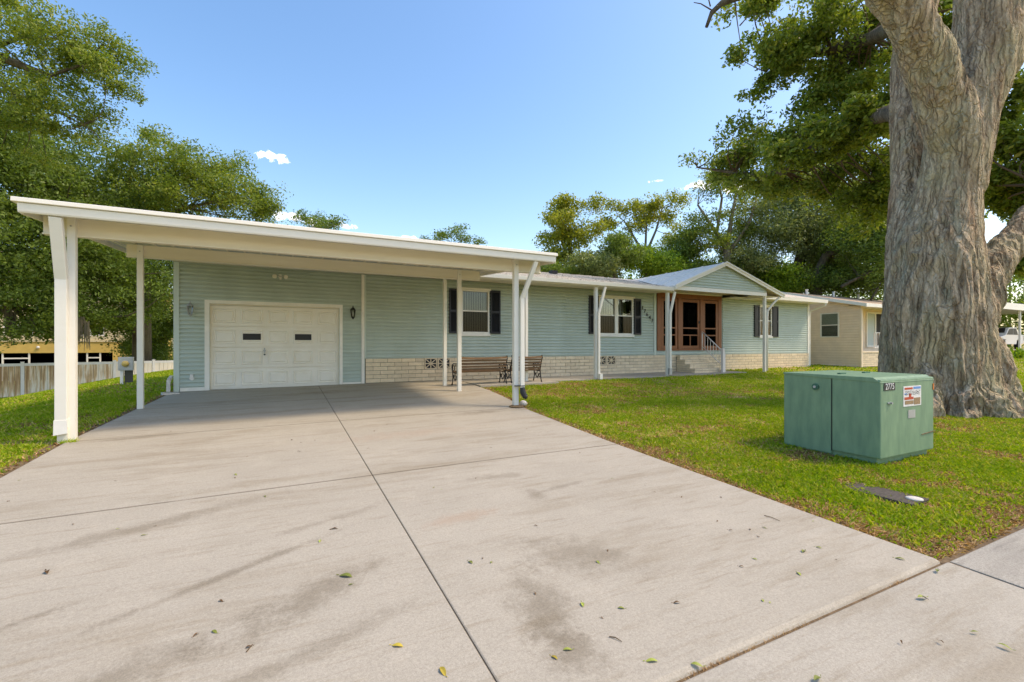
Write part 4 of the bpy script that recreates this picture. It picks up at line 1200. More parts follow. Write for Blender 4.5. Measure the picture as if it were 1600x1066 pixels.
# ------------------------------------------------------------------ electric meter pedestal by the fence
mp_ = T(197, 572, 15.5)
MP = thing('meter_pedestal', 'grey electric meter box with round yellow face on a post before the stained fence', 'electric meter', (mp_.x, mp_.y, gz(mp_.x, mp_.y)))
x, y = mp_.x, mp_.y
zt = T(197, 558, 15.5).z; zb = T(197, 579, 15.5).z
MB().box(x - .20, x + .20, y - .07, y + .07, zb, zt).build('meter_housing', M_STEEL, MP, bevel=.01)
MB().lathe([(.10, 0), (.10, -.04), (.07, -.075), (.02, -.08)], (x, y - .071, (zb + zt) / 2), 18, 'y').build('meter_face', M_BRASS, MP, smooth=True)
MB().box(x - .15, x - .07, y - .04, y + .04, gz(x, y) - .3, zb).build('conduit', M_WHITE2, MP)
MB().box(x - .05, x + .17, y + .02, y + .08, gz(x, y) - .3, zb).build('post', mat('grey_wood', (.10, .09, .075), .9), MP)

# ------------------------------------------------------------------ stained vinyl fence
def rustmat():
    m = bpy.data.materials.new('rust_stained_vinyl'); m.use_nodes = True
    N, L, p = nodes(m); p.inputs['Roughness'].default_value = .6
    ge = N.new('ShaderNodeNewGeometry')
    mp = N.new('ShaderNodeMapping'); mp.inputs['Scale'].default_value = (6, 6, .45)
    L.new(ge.outputs['Position'], mp.inputs[0])
    n = N.new('ShaderNodeTexNoise'); n.inputs['Scale'].default_value = 1.0; n.inputs['Detail'].default_value = 8; n.inputs['Roughness'].default_value = .65
    L.new(mp.outputs[0], n.inputs['Vector'])
    n3 = N.new('ShaderNodeTexNoise'); n3.inputs['Scale'].default_value = .35; n3.inputs['Detail'].default_value = 2
    L.new(ge.outputs['Position'], n3.inputs['Vector'])
    sp = N.new('ShaderNodeSeparateXYZ'); L.new(ge.outputs['Position'], sp.inputs[0])
    mr = N.new('ShaderNodeMapRange'); mr.inputs[1].default_value = -1.75; mr.inputs[2].default_value = -.6; mr.inputs[3].default_value = .0; mr.inputs[4].default_value = .10
    L.new(sp.outputs[2], mr.inputs[0])
    mrx = N.new('ShaderNodeMapRange'); mrx.inputs[1].default_value = -12.0; mrx.inputs[2].default_value = -7.0; mrx.inputs[3].default_value = .06; mrx.inputs[4].default_value = -.13
    L.new(sp.outputs[0], mrx.inputs[0])
    a = N.new('ShaderNodeMath'); a.operation = 'ADD'; L.new(n.outputs['Fac'], a.inputs[0]); L.new(mr.outputs[0], a.inputs[1])
    a2 = N.new('ShaderNodeMath'); a2.operation = 'ADD'; L.new(a.outputs[0], a2.inputs[0]); L.new(mrx.outputs[0], a2.inputs[1])
    cr = N.new('ShaderNodeValToRGB'); el = cr.color_ramp.elements; el.new(.5)
    for e_, (po, c) in zip(el, ((.54, (.88, .80, .64)), (.63, (.66, .47, .26)), (.76, (.36, .20, .08)))): e_.position = po; e_.color = (*c, 1)
    L.new(a2.outputs[0], cr.inputs[0]); L.new(cr.outputs[0], p.inputs['Base Color'])
    return m
M_RUST = rustmat()
FN = thing('vinyl_fence', 'off white vinyl privacy fence with brown rust streaks behind the left lawn', 'fence', (-9, 34, -1.6))
P1, P3 = T(35, 568, 24), T(240, 563.5, 28.2)
fd = (P3 - P1); fd.z = 0; flen = fd.length; fd.normalize()
fztop = .13; fzb = -1.75
step = flen / 3
for k in range(-9, 12):
    a_ = Vector((P1.x, P1.y, 0)) + fd * step * k
    b_ = a_ + fd * step
    MB().box(-.065, .065, -.065, .065, fzb, fztop + .06).build('fence_post', M_WHITE2, FN, loc=(a_.x, a_.y, 0), rot=(0, 0, math.atan2(fd.y, fd.x)))
    MB().box(-.075, .075, -.075, .075, fztop + .062, fztop + .085).build('post_cap', M_WHITE2, FN, loc=(a_.x, a_.y, 0), rot=(0, 0, math.atan2(fd.y, fd.x)))
    mid = (a_ + b_) / 2
    r_ = (0, 0, math.atan2(fd.y, fd.x)); hl = step / 2 - .07
    MB().box(-hl, hl, -.03, .03, fztop - .14, fztop).build('rail', M_WHITE2, FN, loc=mid, rot=r_)
    n_ = 8
    if -5 <= k <= 5:
        for q in range(n_):
            w_ = 2 * hl / n_; xx = -hl + q * w_
            MB().box(xx + .006, xx + w_ - .006, -.018, .018, fzb, fztop - .142).build('picket', M_RUST, FN, loc=mid, rot=r_)
    else:
        MB().box(-hl, hl, -.018, .018, fzb, fztop - .142).build('fence_panel', M_RUST, FN, loc=mid, rot=r_)

# ------------------------------------------------------------------ yellow apartment building far left
YB = thing('apartment_building', 'two storey yellow stucco building with dark screened balconies behind the fence', 'building', (-20, 48, -1.9))
by = 48.0
def bF(px, py): v = F(px, py, by); return v.x, v.z
x0y, x1y = -34.0, bF(212, 500)[0]
zl_t = bF(100, 551.5)[1]; zu_b = bF(100, 527)[1]; zu_t = bF(100, 507)[1]
bw = MB(); holes = []
lowers = [bF(a_, 560)[0] for a_ in (-40, 85, 115, 176)]
low_open = [(-19 - 8.0, lowers[0] - .3), (lowers[0], lowers[1]), (lowers[2], lowers[3])]
up_open = [(bF(-30, 517)[0], bF(-8, 517)[0]), (bF(4, 517)[0], bF(52, 517)[0]), (bF(118, 517)[0], bF(163, 517)[0])]
def multi(mb, x0, x1, z0, z1, hs, y0, y1): wall_with_holes(mb, x0, x1, z0, z1, hs, y0, y1)
multi(bw, x0y, x1y, -2.2, zl_t + .9, [(a_, b_, -1.9, zl_t) for a_, b_ in low_open], by, by + .25)
bw.build('lower_wall', M_YELLOW, YB)
bw = MB(); multi(bw, x0y, x1y, zl_t + .9, 6.3, [(a_, b_, zu_b + .12, zu_t) for a_, b_ in up_open] , by, by + .25)
bw.build('upper_wall', M_YELLOW2, YB)
MB().box(x0y - .3, x1y + .05, by - .06, by - .002, zl_t + .86, zl_t + 1.0).build('trim_band', M_YELLOW2, YB)
MB().box(x1y - .25, x1y, by + .25, by + 14, -2.2, 6.3).build('side_wall', M_YELLOW, YB)
MB().box(x0y, x1y - .3, by + 1.6, by + 1.7, -2.2, 6.2).box(x0y, x1y - .3, by + .25, by + 1.6, zl_t + .3, zl_t + .5).build('interior', M_SCREEN, YB)
MB().prism([(x0y - .8, 6.3), (x1y + .6, 6.3), (x1y - 2, 8.2), (x0y + 2, 8.2)], by - .6, by + 14, 'y').build('roof', M_BUFFROOF, YB)
for a_, b_ in low_open:
    fw = MB(); n_ = 3
    for k in range(n_ + 1):
        xx = a_ + (b_ - a_) * k / n_
        if 0 < k < n_: fw.box(xx - .05, xx + .05, by + .05, by + .12, -1.9, zl_t)
    xa_, xb_ = a_ + (b_ - a_) / 3, a_ + (b_ - a_) * 2 / 3
    fw.box(xa_ + .05, xb_ - .05, by + .05, by + .12, zl_t - .45, zl_t - .35)
    fr_ = fw.build('screen_frame', M_WHITE2, YB)
    MB().box(a_, b_, by + .13, by + .14, -1.9, zl_t).build('screen', M_MESH, fr_)
for a_, b_ in up_open:
    fw = MB(); xm = (a_ + b_) / 2; z0, z1 = zu_b + .12, zu_t
    fw.box(a_, a_ + .08, by + .02, by + .1, z0, z1).box(b_ - .08, b_, by + .02, by + .1, z0, z1).box(xm - .1, xm + .1, by + .02, by + .1, z0, z1).box(a_ + .08, xm - .1, by + .02, by + .1, z1 - .08, z1).box(xm + .1, b_ - .08, by + .02, by + .1, z1 - .08, z1)
    fw.box(a_ + .08, xm - .1, by + .02, by + .1, z0, z0 + .1).box(xm + .1, b_ - .08, by + .02, by + .1, z0, z0 + .1)
    fr_ = fw.build('window', M_WHITE2, YB)
    MB().box(a_, b_, by + .12, by + .13, z0, z1).build('pane', M_GLASSD, fr_)
lx_, lz_ = bF(60, 543)
MB().lathe([(.08, 0), (.11, -.05), (.09, -.1), (.03, -.14)], (lx_, by - .0, lz_), 10, 'y').build('wall_light', M_LABEL, YB)

# ------------------------------------------------------------------ beige neighbour house
NB = thing('neighbour_house', 'beige lap sided single storey house with tan roof right of the teal house', 'house', (26, 14, .05))
nx = 24.4; ny0 = 12.12
ez = 2.93
boards_z = .08
nbw = MB(); nbw.box(nx + .02, nx + .14, ny0 + .02, 19.5, 0, 3.0)
nbw.build('side_wall', M_BUFF, NB)
MB().prism([(ny0, 2.95), (19.5, 2.95), (15.9, 3.80)], nx + .02, nx + .1, 'x').build('gable_end', M_BUFF, NB)
wz0, wz1 = 1.50, 2.55
def XPt(px, py, X):
    u = (px - CX) / FPX; t = X / (sY + u * cY); return T(px, py, t)
wA = XPt(1284, 526, nx); wB = XPt(1309.5, 490, nx)
wy0, wy1 = wB.y, wA.y; wz0, wz1 = wA.z, wB.z
k = 0; z = .06
while z < 3.7:
    h_ = .125
    yl = ny0 + .05 + max(0, (z + h_ - 2.95) / .85 * (15.9 - ny0)); yr = 19.4 - max(0, (z + h_ - 2.95) / .85 * (19.5 - 15.9))
    segs = [(yl, yr)]
    if z + h_ > wz0 and z < wz1: segs = [(yl, wy0 - .06), (wy1 + .06, yr)]
    for a_, b_ in segs:
        mbb = MB().prism([(0, 0), (-.022, 0), (-.022, h_ * .2), (-.004, h_), (0, h_)], 0, 1, 'y') if False else MB().add(
            [(nx + .02, a_, z + .02), (nx - .014, a_, z + .02), (nx + .014, a_, z + h_), (nx + .02, a_, z + h_), (nx + .02, b_, z + .02), (nx - .014, b_, z + .02), (nx + .014, b_, z + h_), (nx + .02, b_, z + h_)],
            [(0, 3, 2, 1), (4, 5, 6, 7), (0, 1, 5, 4), (1, 2, 6, 5), (2, 3, 7, 6), (3, 0, 4, 7)])
        mbb.build('siding_board', M_BUFF, NB)
    z += h_; k += 1
fwn = MB().box(nx - .03, nx + .02, wy0 - .06, wy0, wz0 - .05, wz1 + .05).box(nx - .03, nx + .02, wy1, wy1 + .06, wz0 - .05, wz1 + .05).box(nx - .03, nx + .02, wy0, wy1, wz1, wz1 + .05).box(nx - .03, nx + .02, wy0, wy1, wz0 - .05, wz0).box(nx - .03, nx + .018, wy0, wy1, (wz0 + wz1) / 2 - .02, (wz0 + wz1) / 2 + .02)
wn_ = fwn.build('window', M_WHITE2, NB)
MB().box(nx - .006, nx - .002, wy0, wy1, wz0, wz1).build('pane', M_GLASS, wn_)
MB().box(nx + .010, nx + .014, wy0, wy1, (wz0 + wz1) / 2, wz1).build('blind', M_SHADE, wn_)
MB().box(nx + .010, nx + .014, wy0, wy1, wz0, (wz0 + wz1) / 2 - .001).build('dark_room', mat('teal_dark_glass', (.05, .09, .07), .3), wn_)
MB().box(nx - .03, nx + .06, ny0 - .03, ny0 + .05, .03, 2.93).build('corner_trim', M_BUFF, NB)
# porch front
pz = .79
MB().box(nx + .06, 33, ny0 + .02, ny0 + .14, -.05, pz - .06).build('porch_wall', M_MORTAR, NB)
for r in range(7):
    x = nx + .08 - (.2 if r % 2 else 0)
    while x < 30:
        a_ = max(x, nx + .07)
        MB().box(a_ + .005, x + .395, ny0 - .01, ny0 + .02, .06 + r * .1 + .005, .06 + r * .1 + .093).build('brick', M_BRICK, NB)
        x += .4
MB().box(nx + .06, 33, ny0 - .04, ny0 + .2, pz - .06, pz).build('porch_cap', M_BUFF, NB)
MB().box(nx + .02, 33, ny0 + 1.1, ny0 + 1.2, pz - .1, 2.95).box(33, 33.1, ny0 + 1.1, 19.5, 0, 2.95).build('porch_back_wall', M_BUFF, NB)
sA = F(1352.5, 543, ny0 + 1.1); sB = F(1380, 489, ny0 + 1.1)
sl = MB().box(sA.x, sA.x + .08, ny0 + 1.04, ny0 + 1.1, sA.z, sB.z).box(sB.x - .08, sB.x, ny0 + 1.04, ny0 + 1.1, sA.z, sB.z).box(sA.x + .08, sB.x - .08, ny0 + 1.04, ny0 + 1.1, sB.z - .08, sB.z).box(sA.x + .08, sB.x - .08, ny0 + 1.04, ny0 + 1.1, sA.z, sA.z + .1)
xm_ = (sA.x + sB.x) / 2
sl.box(xm_ - .04, xm_ + .04, ny0 + 1.04, ny0 + 1.1, sA.z + .1, sB.z - .08)
so = sl.build('sliding_door', M_WHITE2, NB)
MB().box(sA.x + .08, xm_ - .04, ny0 + 1.085, ny0 + 1.09, sA.z + .1, sB.z - .08).build('curtain', M_SHADE, so)
MB().box(xm_ + .04, sB.x - .08, ny0 + 1.085, ny0 + 1.09, sA.z + .1, sB.z - .08).build('dark_pane', M_SCREEN, so)
rA = F(1366, 545, ny0 + .1); rB = F(1392, 520, ny0 + .1)
rr_ = MB().box(rA.x, rB.x, ny0 + .08, ny0 + .12, rB.z - .04, rB.z).box(rA.x, rB.x, ny0 + .08, ny0 + .12, rA.z + .04, rA.z + .08)
rro = rr_.build('porch_railing', M_RAIL, NB)
for k in range(8):
    xx = rA.x + (rB.x - rA.x) * k / 7
    MB().box(xx - .015, xx + .015, ny0 + .085, ny0 + .115, rA.z + .08, rB.z - .04).build('baluster', M_RAIL, rro)
pA = F(1391.5, 545, ny0)
MB().box(pA.x - .07, pA.x + .07, ny0 + .02, ny0 + .12, pz, 2.95).build('porch_post', M_WHITE2, NB)
MB().box(nx + .0, 33.4, ny0 - .02, ny0 + 1.1, 2.955, 2.97).build('porch_ceiling', M_BEAM, NB)
nr = MB()
ny_e = 11.72; nRz = 3.96
for (xa_, xb_, ya_, yb_, za_, zb__) in ((23.95, 34, ny_e, 15.9, 2.99, nRz), (23.95, 34, 15.9, 20.0, nRz, 2.99)):
    nr.add([(xa_, ya_, za_), (xb_, ya_, za_), (xb_, yb_, zb__), (xa_, yb_, zb__), (xa_, ya_, za_ - .05), (xb_, ya_, za_ - .05), (xb_, yb_, zb__ - .05), (xa_, yb_, zb__ - .05)],
           [(0, 1, 2, 3), (7, 6, 5, 4), (0, 4, 5, 1), (3, 2, 6, 7), (0, 3, 7, 4), (1, 5, 6, 2)])
nr.build('roof', M_BUFFROOF, NB)
MB().prism([(ny_e, 3.01), (15.9, nRz + .02), (15.9, nRz - .14), (ny_e, 2.86)], 23.92, 23.947, 'x').build('rake_board', M_WHITE2, NB)
MB().box(23.93, 34, ny_e - .05, ny_e - .003, 2.84, 3.0).build('gutter', M_WHITE2, NB)
for x in (25.5, 28.0, 30.5): MB().lathe([(.06, 0), (.06, .25), (.08, .26), (.08, .3)], (x, 15.3, nRz - .16), 8).build('roof_pipe', M_WHITE2, NB)

# ------------------------------------------------------------------ far right house, car, plants, pole
FH = thing('far_house', 'tan house with white roofed carport seen between the big trunk and the frame edge', 'house', (52, 19, .6))
fz = gz(52, 17)
fA = F(1562, 486, 15.2)
MB().box(46, 66, 14.6, 14.75, F(1585, 484, 14.6).z, F(1585, 474, 14.6).z).build('carport_fascia', M_WHITE2, FH)
zf_ = F(1585, 474, 14.6).z
MB().box(46, 66, 14.75, 21, zf_ - .12, zf_).build('carport_roof', M_ROOFPAN, FH)
k = 0; z = fz
while z < zf_ - .15:
    MB().box(46, 66, 20.9 - .02, 21, z, z + .19).build('siding_board', M_BUFF, FH); z += .2
MB().box(50.5, 51.8, 20.84, 20.87, fz, fz + 2.1).build('side_door', M_YELLOW2, FH)
for x in (47, 52.5, 58, 65): MB().box(x - .06, x + .06, 14.8, 14.92, fz, zf_ - .12).build('carport_post', M_WHITE2, FH)
MB().box(46.0, 66, 13.2, 21, fz - .2, fz + .03).build('carport_slab', M_APRON, FH)
# car: front at -X
CA = thing('parked_car', 'white pickup style car parked nose left under the far carport', 'car', (53, 16.5, fz + .03))
cz = fz + .03; cx0 = T(1561.5, 548, 36.5).x + .1
prof = [(0, .45), (.02, .85), (.12, .98), (1.15, 1.12), (1.45, 1.16), (2.15, 1.78), (3.6, 1.82), (4.2, 1.25), (5.1, 1.2), (5.15, .5), (4.6, .45), (4.45, .75), (4.1, .83), (3.75, .75), (3.6, .42), (1.55, .42), (1.4, .75), (1.05, .83), (.7, .75), (.55, .42)]
cb = MB(); 
n = len(prof); yw = 15.6
cb.prism([(cx0 + a_, cz + b_) for a_, b_ in prof], yw, yw + 1.8, 'y')
cb.build('body', M_CARW, CA, bevel=.03)
MB().prism([(cx0 + 1.65, cz + 1.2), (cx0 + 2.22, cz + 1.7), (cx0 + 2.9, cz + 1.72), (cx0 + 2.9, cz + 1.2)], yw - .012, yw - .003, 'y').prism([(cx0 + 2.98, cz + 1.2), (cx0 + 2.98, cz + 1.72), (cx0 + 3.5, cz + 1.72), (cx0 + 3.9, cz + 1.2)], yw - .012, yw - .003, 'y').build('side_window', M_NAVY, CA)
MB().add([(cx0 + 1.5, yw + .1, cz + 1.2), (cx0 + 1.5, yw + 1.7, cz + 1.2), (cx0 + 2.12, yw + 1.6, cz + 1.765), (cx0 + 2.12, yw + .2, cz + 1.765)], [(0, 1, 2, 3)]).build('windscreen', M_NAVY, CA)
MB().box(cx0 + .03, cx0 + .4, yw - .015, yw + .2, cz + .72, cz + .86).build('headlight', M_NAVY, CA)
MB().box(cx0 + .6, cx0 + 1.5, yw - .02, yw - .002, cz + .78, cz + .82).build('side_trim', M_NAVY, CA)
for wx in (1.05, 4.1):
    w_ = MB().lathe([(.3, 0), (.38, .02), (.38, .22), (.3, .24)], (cx0 + wx, yw - .03, cz + .38), 20, 'y').build('wheel', M_TYRE, CA)
    MB().lathe([(.24, 0), (.22, -.01), (.06, -.02)], (cx0 + wx, yw - .034, cz + .38), 14, 'y').build('rim', M_RIM, w_)
up_ = T(1578, 470, 90)
UP = tag(MB().tube([(up_.x, up_.y, 0), (up_.x, up_.y, T(1578, 440, 90).z)], [.22, .15], 8).build('utility_pole', M_WOODPOLE, None), 'dark utility pole far off above the white carport roof', 'pole')

# ------------------------------------------------------------------ foliage builders
def leaf_quads(centers, radii, n_per, size, rg, flat=.75, upb=.5, aspect=.45, droop=0):
    centers = np.asarray(centers); radii = np.asarray(radii)
    idx = np.repeat(np.arange(len(centers)), n_per)
    d = rg.normal(size=(len(idx), 3)); d /= np.linalg.norm(d, axis=1, keepdims=True) + 1e-9
    r = rg.random(len(idx)) ** .5
    P = centers[idx] + d * (r * radii[idx])[:, None] * np.array([1, 1, flat])
    nrm = rg.normal(size=P.shape) + np.array([0, 0, upb]); nrm /= np.linalg.norm(nrm, axis=1, keepdims=True)
    t = rg.normal(size=P.shape); t[:, 2] -= droop; a = np.cross(nrm, t); a /= np.linalg.norm(a, axis=1, keepdims=True) + 1e-9
    b = np.cross(nrm, a)
    s = size * rg.uniform(.6, 1.35, len(idx))
    a = a * (s * .5)[:, None]; b = b * (s * .5 * aspect)[:, None]
    return np.stack([P - a, P - b + a * .1, P + a, P + b + a * .1], 1).reshape(-1, 3)


def curve_pts(a, b, rg, n=5, wob=.12, sag=0):
    a, b = np.array(a), np.array(b); L_ = np.linalg.norm(b - a)
    pts = []
    w = rg.normal(size=3) * wob * L_
    for i in range(n + 1):
        t = i / n
        pts.append(a * (1 - t) + b * t + w * math.sin(PI * t) + np.array([0, 0, -sag * math.sin(PI * t)]))
    return pts


def tree(name, label, blobs, leafm, trunk, seed, size=.13, nper=70, crad=(.35, .65), bark=None, cat='tree', branches=26, upb=.5, shell=.5, droop=0, limbs=(), aspect=.45, group=None, brad=.05, dmul=1.55):
    """blobs: (px,py,t,rx_px,ry_px,depth_m,n_clumps); trunk: list of (point,radius)"""
    rg = np.random.default_rng(seed)
    base = trunk[0][0]
    Tn = thing(name, label, cat, base, group)
    C_, R_ = [], []
    for (px, py, t, rx, ry, dm, n_) in blobs:
        c = np.array(T(px, py, t))
        right = np.array([cY, -sY, 0]); fwd = np.array([sY, cY, 0]); up = np.array([0, 0, 1.])
        n_ = int(n_ * dmul)
        nb = max(4, n_ // 7)
        d0 = rg.normal(size=(nb, 3)); d0 /= np.linalg.norm(d0, axis=1, keepdims=True)
        d0 *= (rg.random(nb) ** (shell * .8))[:, None]
        d = d0[rg.integers(0, nb, n_)] + rg.normal(size=(n_, 3)) * np.array([.20, .22, .16])
        pts = c + np.outer(d[:, 0] * rx * t / FPX, right) + np.outer(d[:, 2] * ry * t / FPX, up) + np.outer(d[:, 1] * dm, fwd)
        C_.append(pts); R_.append(rg.uniform(crad[0], crad[1], n_))
    C_ = np.vstack(C_); R_ = np.concatenate(R_)
    link('crown', npmesh('crown', leaf_quads(C_, R_, nper, size, rg, upb=upb, droop=droop, aspect=aspect), 4, leafm), Tn)
    bark = bark or M_BARK
    tb = MB().tube([p_ for p_, r in trunk], [r for p_, r in trunk], 12)
    tb.build('trunk', bark, Tn, smooth=True)
    top = np.array(trunk[-1][0]); mids = [np.array(p_) for p_, r in trunk[len(trunk) // 2:]]
    for lm in limbs:
        MB().tube([p_ for p_, r in lm], [r for p_, r in lm], 8).build('limb', bark, Tn, smooth=True)
        mids += [np.array(p_) for p_, r in lm[1:]]
    tw = MB()
    sel = rg.choice(len(C_), min(branches, len(C_)), replace=False)
    for i in sel:
        c = C_[i]
        src = min(mids, key=lambda q: np.linalg.norm(q - c) + (0 if q[2] < c[2] + .5 else 3))
        L_ = np.linalg.norm(c - src)
        n_ = 5
        pts = curve_pts(src, c, rg, n_, .10)
        rr = [max(.012, brad * (L_ / 4) ** .5 * (1 - .8 * k / n_)) for k in range(n_ + 1)]
        tw.tube(pts, rr, 5, caps=False)
    tw.build('branches', bark, Tn, smooth=True, kind='stuff')
    return Tn


def barkmat(name, c1, c2, c3, sc=3.0, green=.0):
    m = bpy.data.materials.new(name); m.use_nodes = True
    N, L, p = nodes(m); p.inputs['Roughness'].default_value = .9; p.inputs['Specular IOR Level'].default_value = .15
    ge = N.new('ShaderNodeNewGeometry')
    def nz(scale, st, det=8, ro=.65):
        mp = N.new('ShaderNodeMapping'); mp.inputs['Scale'].default_value = st; L.new(ge.outputs['Position'], mp.inputs[0])
        n = N.new('ShaderNodeTexNoise'); n.inputs['Scale'].default_value = scale; n.inputs['Detail'].default_value = det; n.inputs['Roughness'].default_value = ro
        L.new(mp.outputs[0], n.inputs['Vector']); return n.outputs['Fac']
    f1 = nz(sc * 2.2, (1, 1, .22)); f2 = nz(sc * .35, (1, 1, .6), 4); f3 = nz(sc * 9, (1, 1, .5), 5)
    cr = N.new('ShaderNodeValToRGB'); el = cr.color_ramp.elements; el.new(.5)
    for e_, (po, c) in zip(el, ((.34, c1), (.52, c2), (.70, c3))): e_.position = po; e_.color = (*c, 1)
    L.new(f1, cr.inputs[0])
    mr = N.new('ShaderNodeMapRange'); mr.inputs[1].default_value = .45; mr.inputs[2].default_value = .65; mr.inputs[4].default_value = .55 if green == 0 else .75; L.new(f2, mr.inputs[0])
    mx = N.new('ShaderNodeMixRGB'); L.new(mr.outputs[0], mx.inputs[0]); L.new(cr.outputs[0], mx.inputs[1]); mx.inputs[2].default_value = (c2[0] * 1.0, c2[1] * 1.12, c2[2] * .98, 1)
    if green:
        # lichen patches
        f4 = nz(sc * .8, (1, 1, .5), 6)
        mr4 = N.new('ShaderNodeMapRange'); mr4.inputs[1].default_value = .53; mr4.inputs[2].default_value = .66; mr4.inputs[4].default_value = .55; L.new(f4, mr4.inputs[0])
        mx4 = N.new('ShaderNodeMixRGB'); L.new(mr4.outputs[0], mx4.inputs[0]); L.new(mx.outputs[0], mx4.inputs[1]); mx4.inputs[2].default_value = (.38, .37, .26, 1)
        f5 = nz(sc * .6, (1.3, 1.3, .35), 5)
        mr5 = N.new('ShaderNodeMapRange'); mr5.inputs[1].default_value = .56; mr5.inputs[2].default_value = .68; mr5.inputs[4].default_value = .6; L.new(f5, mr5.inputs[0])
        mx5 = N.new('ShaderNodeMixRGB'); L.new(mr5.outputs[0], mx5.inputs[0]); L.new(mx4.outputs[0], mx5.inputs[1]); mx5.inputs[2].default_value = (.45, .28, .17, 1)
        mx = mx5
    g3 = N.new('ShaderNodeMapRange'); g3.inputs[1].default_value = .3; g3.inputs[2].default_value = .7; g3.inputs[3].default_value = .7; g3.inputs[4].default_value = 1.25; L.new(f3, g3.inputs[0])
    mu = N.new('ShaderNodeMixRGB'); mu.blend_type = 'MULTIPLY'; mu.inputs[0].default_value = 1; L.new(mx.outputs[0], mu.inputs[1]); L.new(g3.outputs[0], mu.inputs[2])
    L.new(mu.outputs[0], p.inputs['Base Color'])
    if green:
        mpv = N.new('ShaderNodeMapping'); mpv.inputs['Scale'].default_value = (1.2, 1.2, .10); 
        nn = N.new('ShaderNodeTexNoise'); nn.inputs['Scale'].default_value = 3; nn.inputs['Detail'].default_value = 4
        L.new(ge.outputs['Position'], nn.inputs['Vector'])
        va = N.new('ShaderNodeVectorMath'); va.operation = 'MULTIPLY_ADD'; va.inputs[1].default_value = (.25, .25, .6)
        L.new(nn.outputs['Color'], va.inputs[0]); L.new(ge.outputs['Position'], va.inputs[2]); L.new(va.outputs[0], mpv.inputs[0])
        vo = N.new('ShaderNodeTexVoronoi'); vo.feature = 'DISTANCE_TO_EDGE'; vo.inputs['Scale'].default_value = 8.5
        L.new(mpv.outputs[0], vo.inputs['Vector'])
        mv = N.new('ShaderNodeMapRange'); mv.inputs[1].default_value = .0; mv.inputs[2].default_value = .16; L.new(vo.outputs['Distance'], mv.inputs[0])
        mc = N.new('ShaderNodeMapRange'); mc.inputs[3].default_value = .78; mc.inputs[4].default_value = 1.05; L.new(mv.outputs[0], mc.inputs[0])
        mu2 = N.new('ShaderNodeMixRGB'); mu2.blend_type = 'MULTIPLY'; mu2.inputs[0].default_value = 1; L.new(mu.outputs[0], mu2.inputs[1]); L.new(mc.outputs[0], mu2.inputs[2])
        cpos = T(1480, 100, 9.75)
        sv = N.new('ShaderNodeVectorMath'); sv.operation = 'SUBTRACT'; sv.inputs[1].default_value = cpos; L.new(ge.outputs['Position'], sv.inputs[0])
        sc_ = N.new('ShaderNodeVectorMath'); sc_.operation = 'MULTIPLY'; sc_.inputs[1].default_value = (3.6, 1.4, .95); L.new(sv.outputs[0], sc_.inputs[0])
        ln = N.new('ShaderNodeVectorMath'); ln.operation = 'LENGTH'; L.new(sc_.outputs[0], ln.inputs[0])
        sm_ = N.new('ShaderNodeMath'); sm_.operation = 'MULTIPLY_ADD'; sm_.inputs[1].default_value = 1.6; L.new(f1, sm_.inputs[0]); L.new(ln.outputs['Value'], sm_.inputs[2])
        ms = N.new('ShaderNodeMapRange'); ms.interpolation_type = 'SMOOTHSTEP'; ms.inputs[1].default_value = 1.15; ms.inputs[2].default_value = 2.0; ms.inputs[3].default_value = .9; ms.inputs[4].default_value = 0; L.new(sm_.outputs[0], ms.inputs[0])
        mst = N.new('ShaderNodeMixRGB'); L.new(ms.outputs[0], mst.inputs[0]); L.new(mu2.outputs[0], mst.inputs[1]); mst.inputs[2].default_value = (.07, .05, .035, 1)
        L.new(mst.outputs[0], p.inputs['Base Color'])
        a1 = N.new('ShaderNodeMath'); a1.operation = 'MULTIPLY_ADD'; a1.inputs[1].default_value = .8; L.new(mv.outputs[0], a1.inputs[0]); L.new(f3, a1.inputs[2]); f3 = a1.outputs[0]
    ad = N.new('ShaderNodeMath'); ad.operation = 'ADD'; L.new(f1, ad.inputs[0]); L.new(f3, ad.inputs[1])
    b = N.new('ShaderNodeBump'); b.inputs['Strength'].default_value = 1.0; b.inputs['Distance'].default_value = .04; L.new(ad.outputs[0], b.inputs['Height']); L.new(b.outputs[0], p.inputs['Normal'])
    return m


M_BARK = barkmat('grey_brown_bark', (.07, .055, .04), (.15, .125, .09), (.24, .20, .15))
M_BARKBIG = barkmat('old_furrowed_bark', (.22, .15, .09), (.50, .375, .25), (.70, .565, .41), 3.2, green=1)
M_BARKP = barkmat('pale_bark', (.16, .13, .10), (.28, .24, .18), (.38, .34, .27))


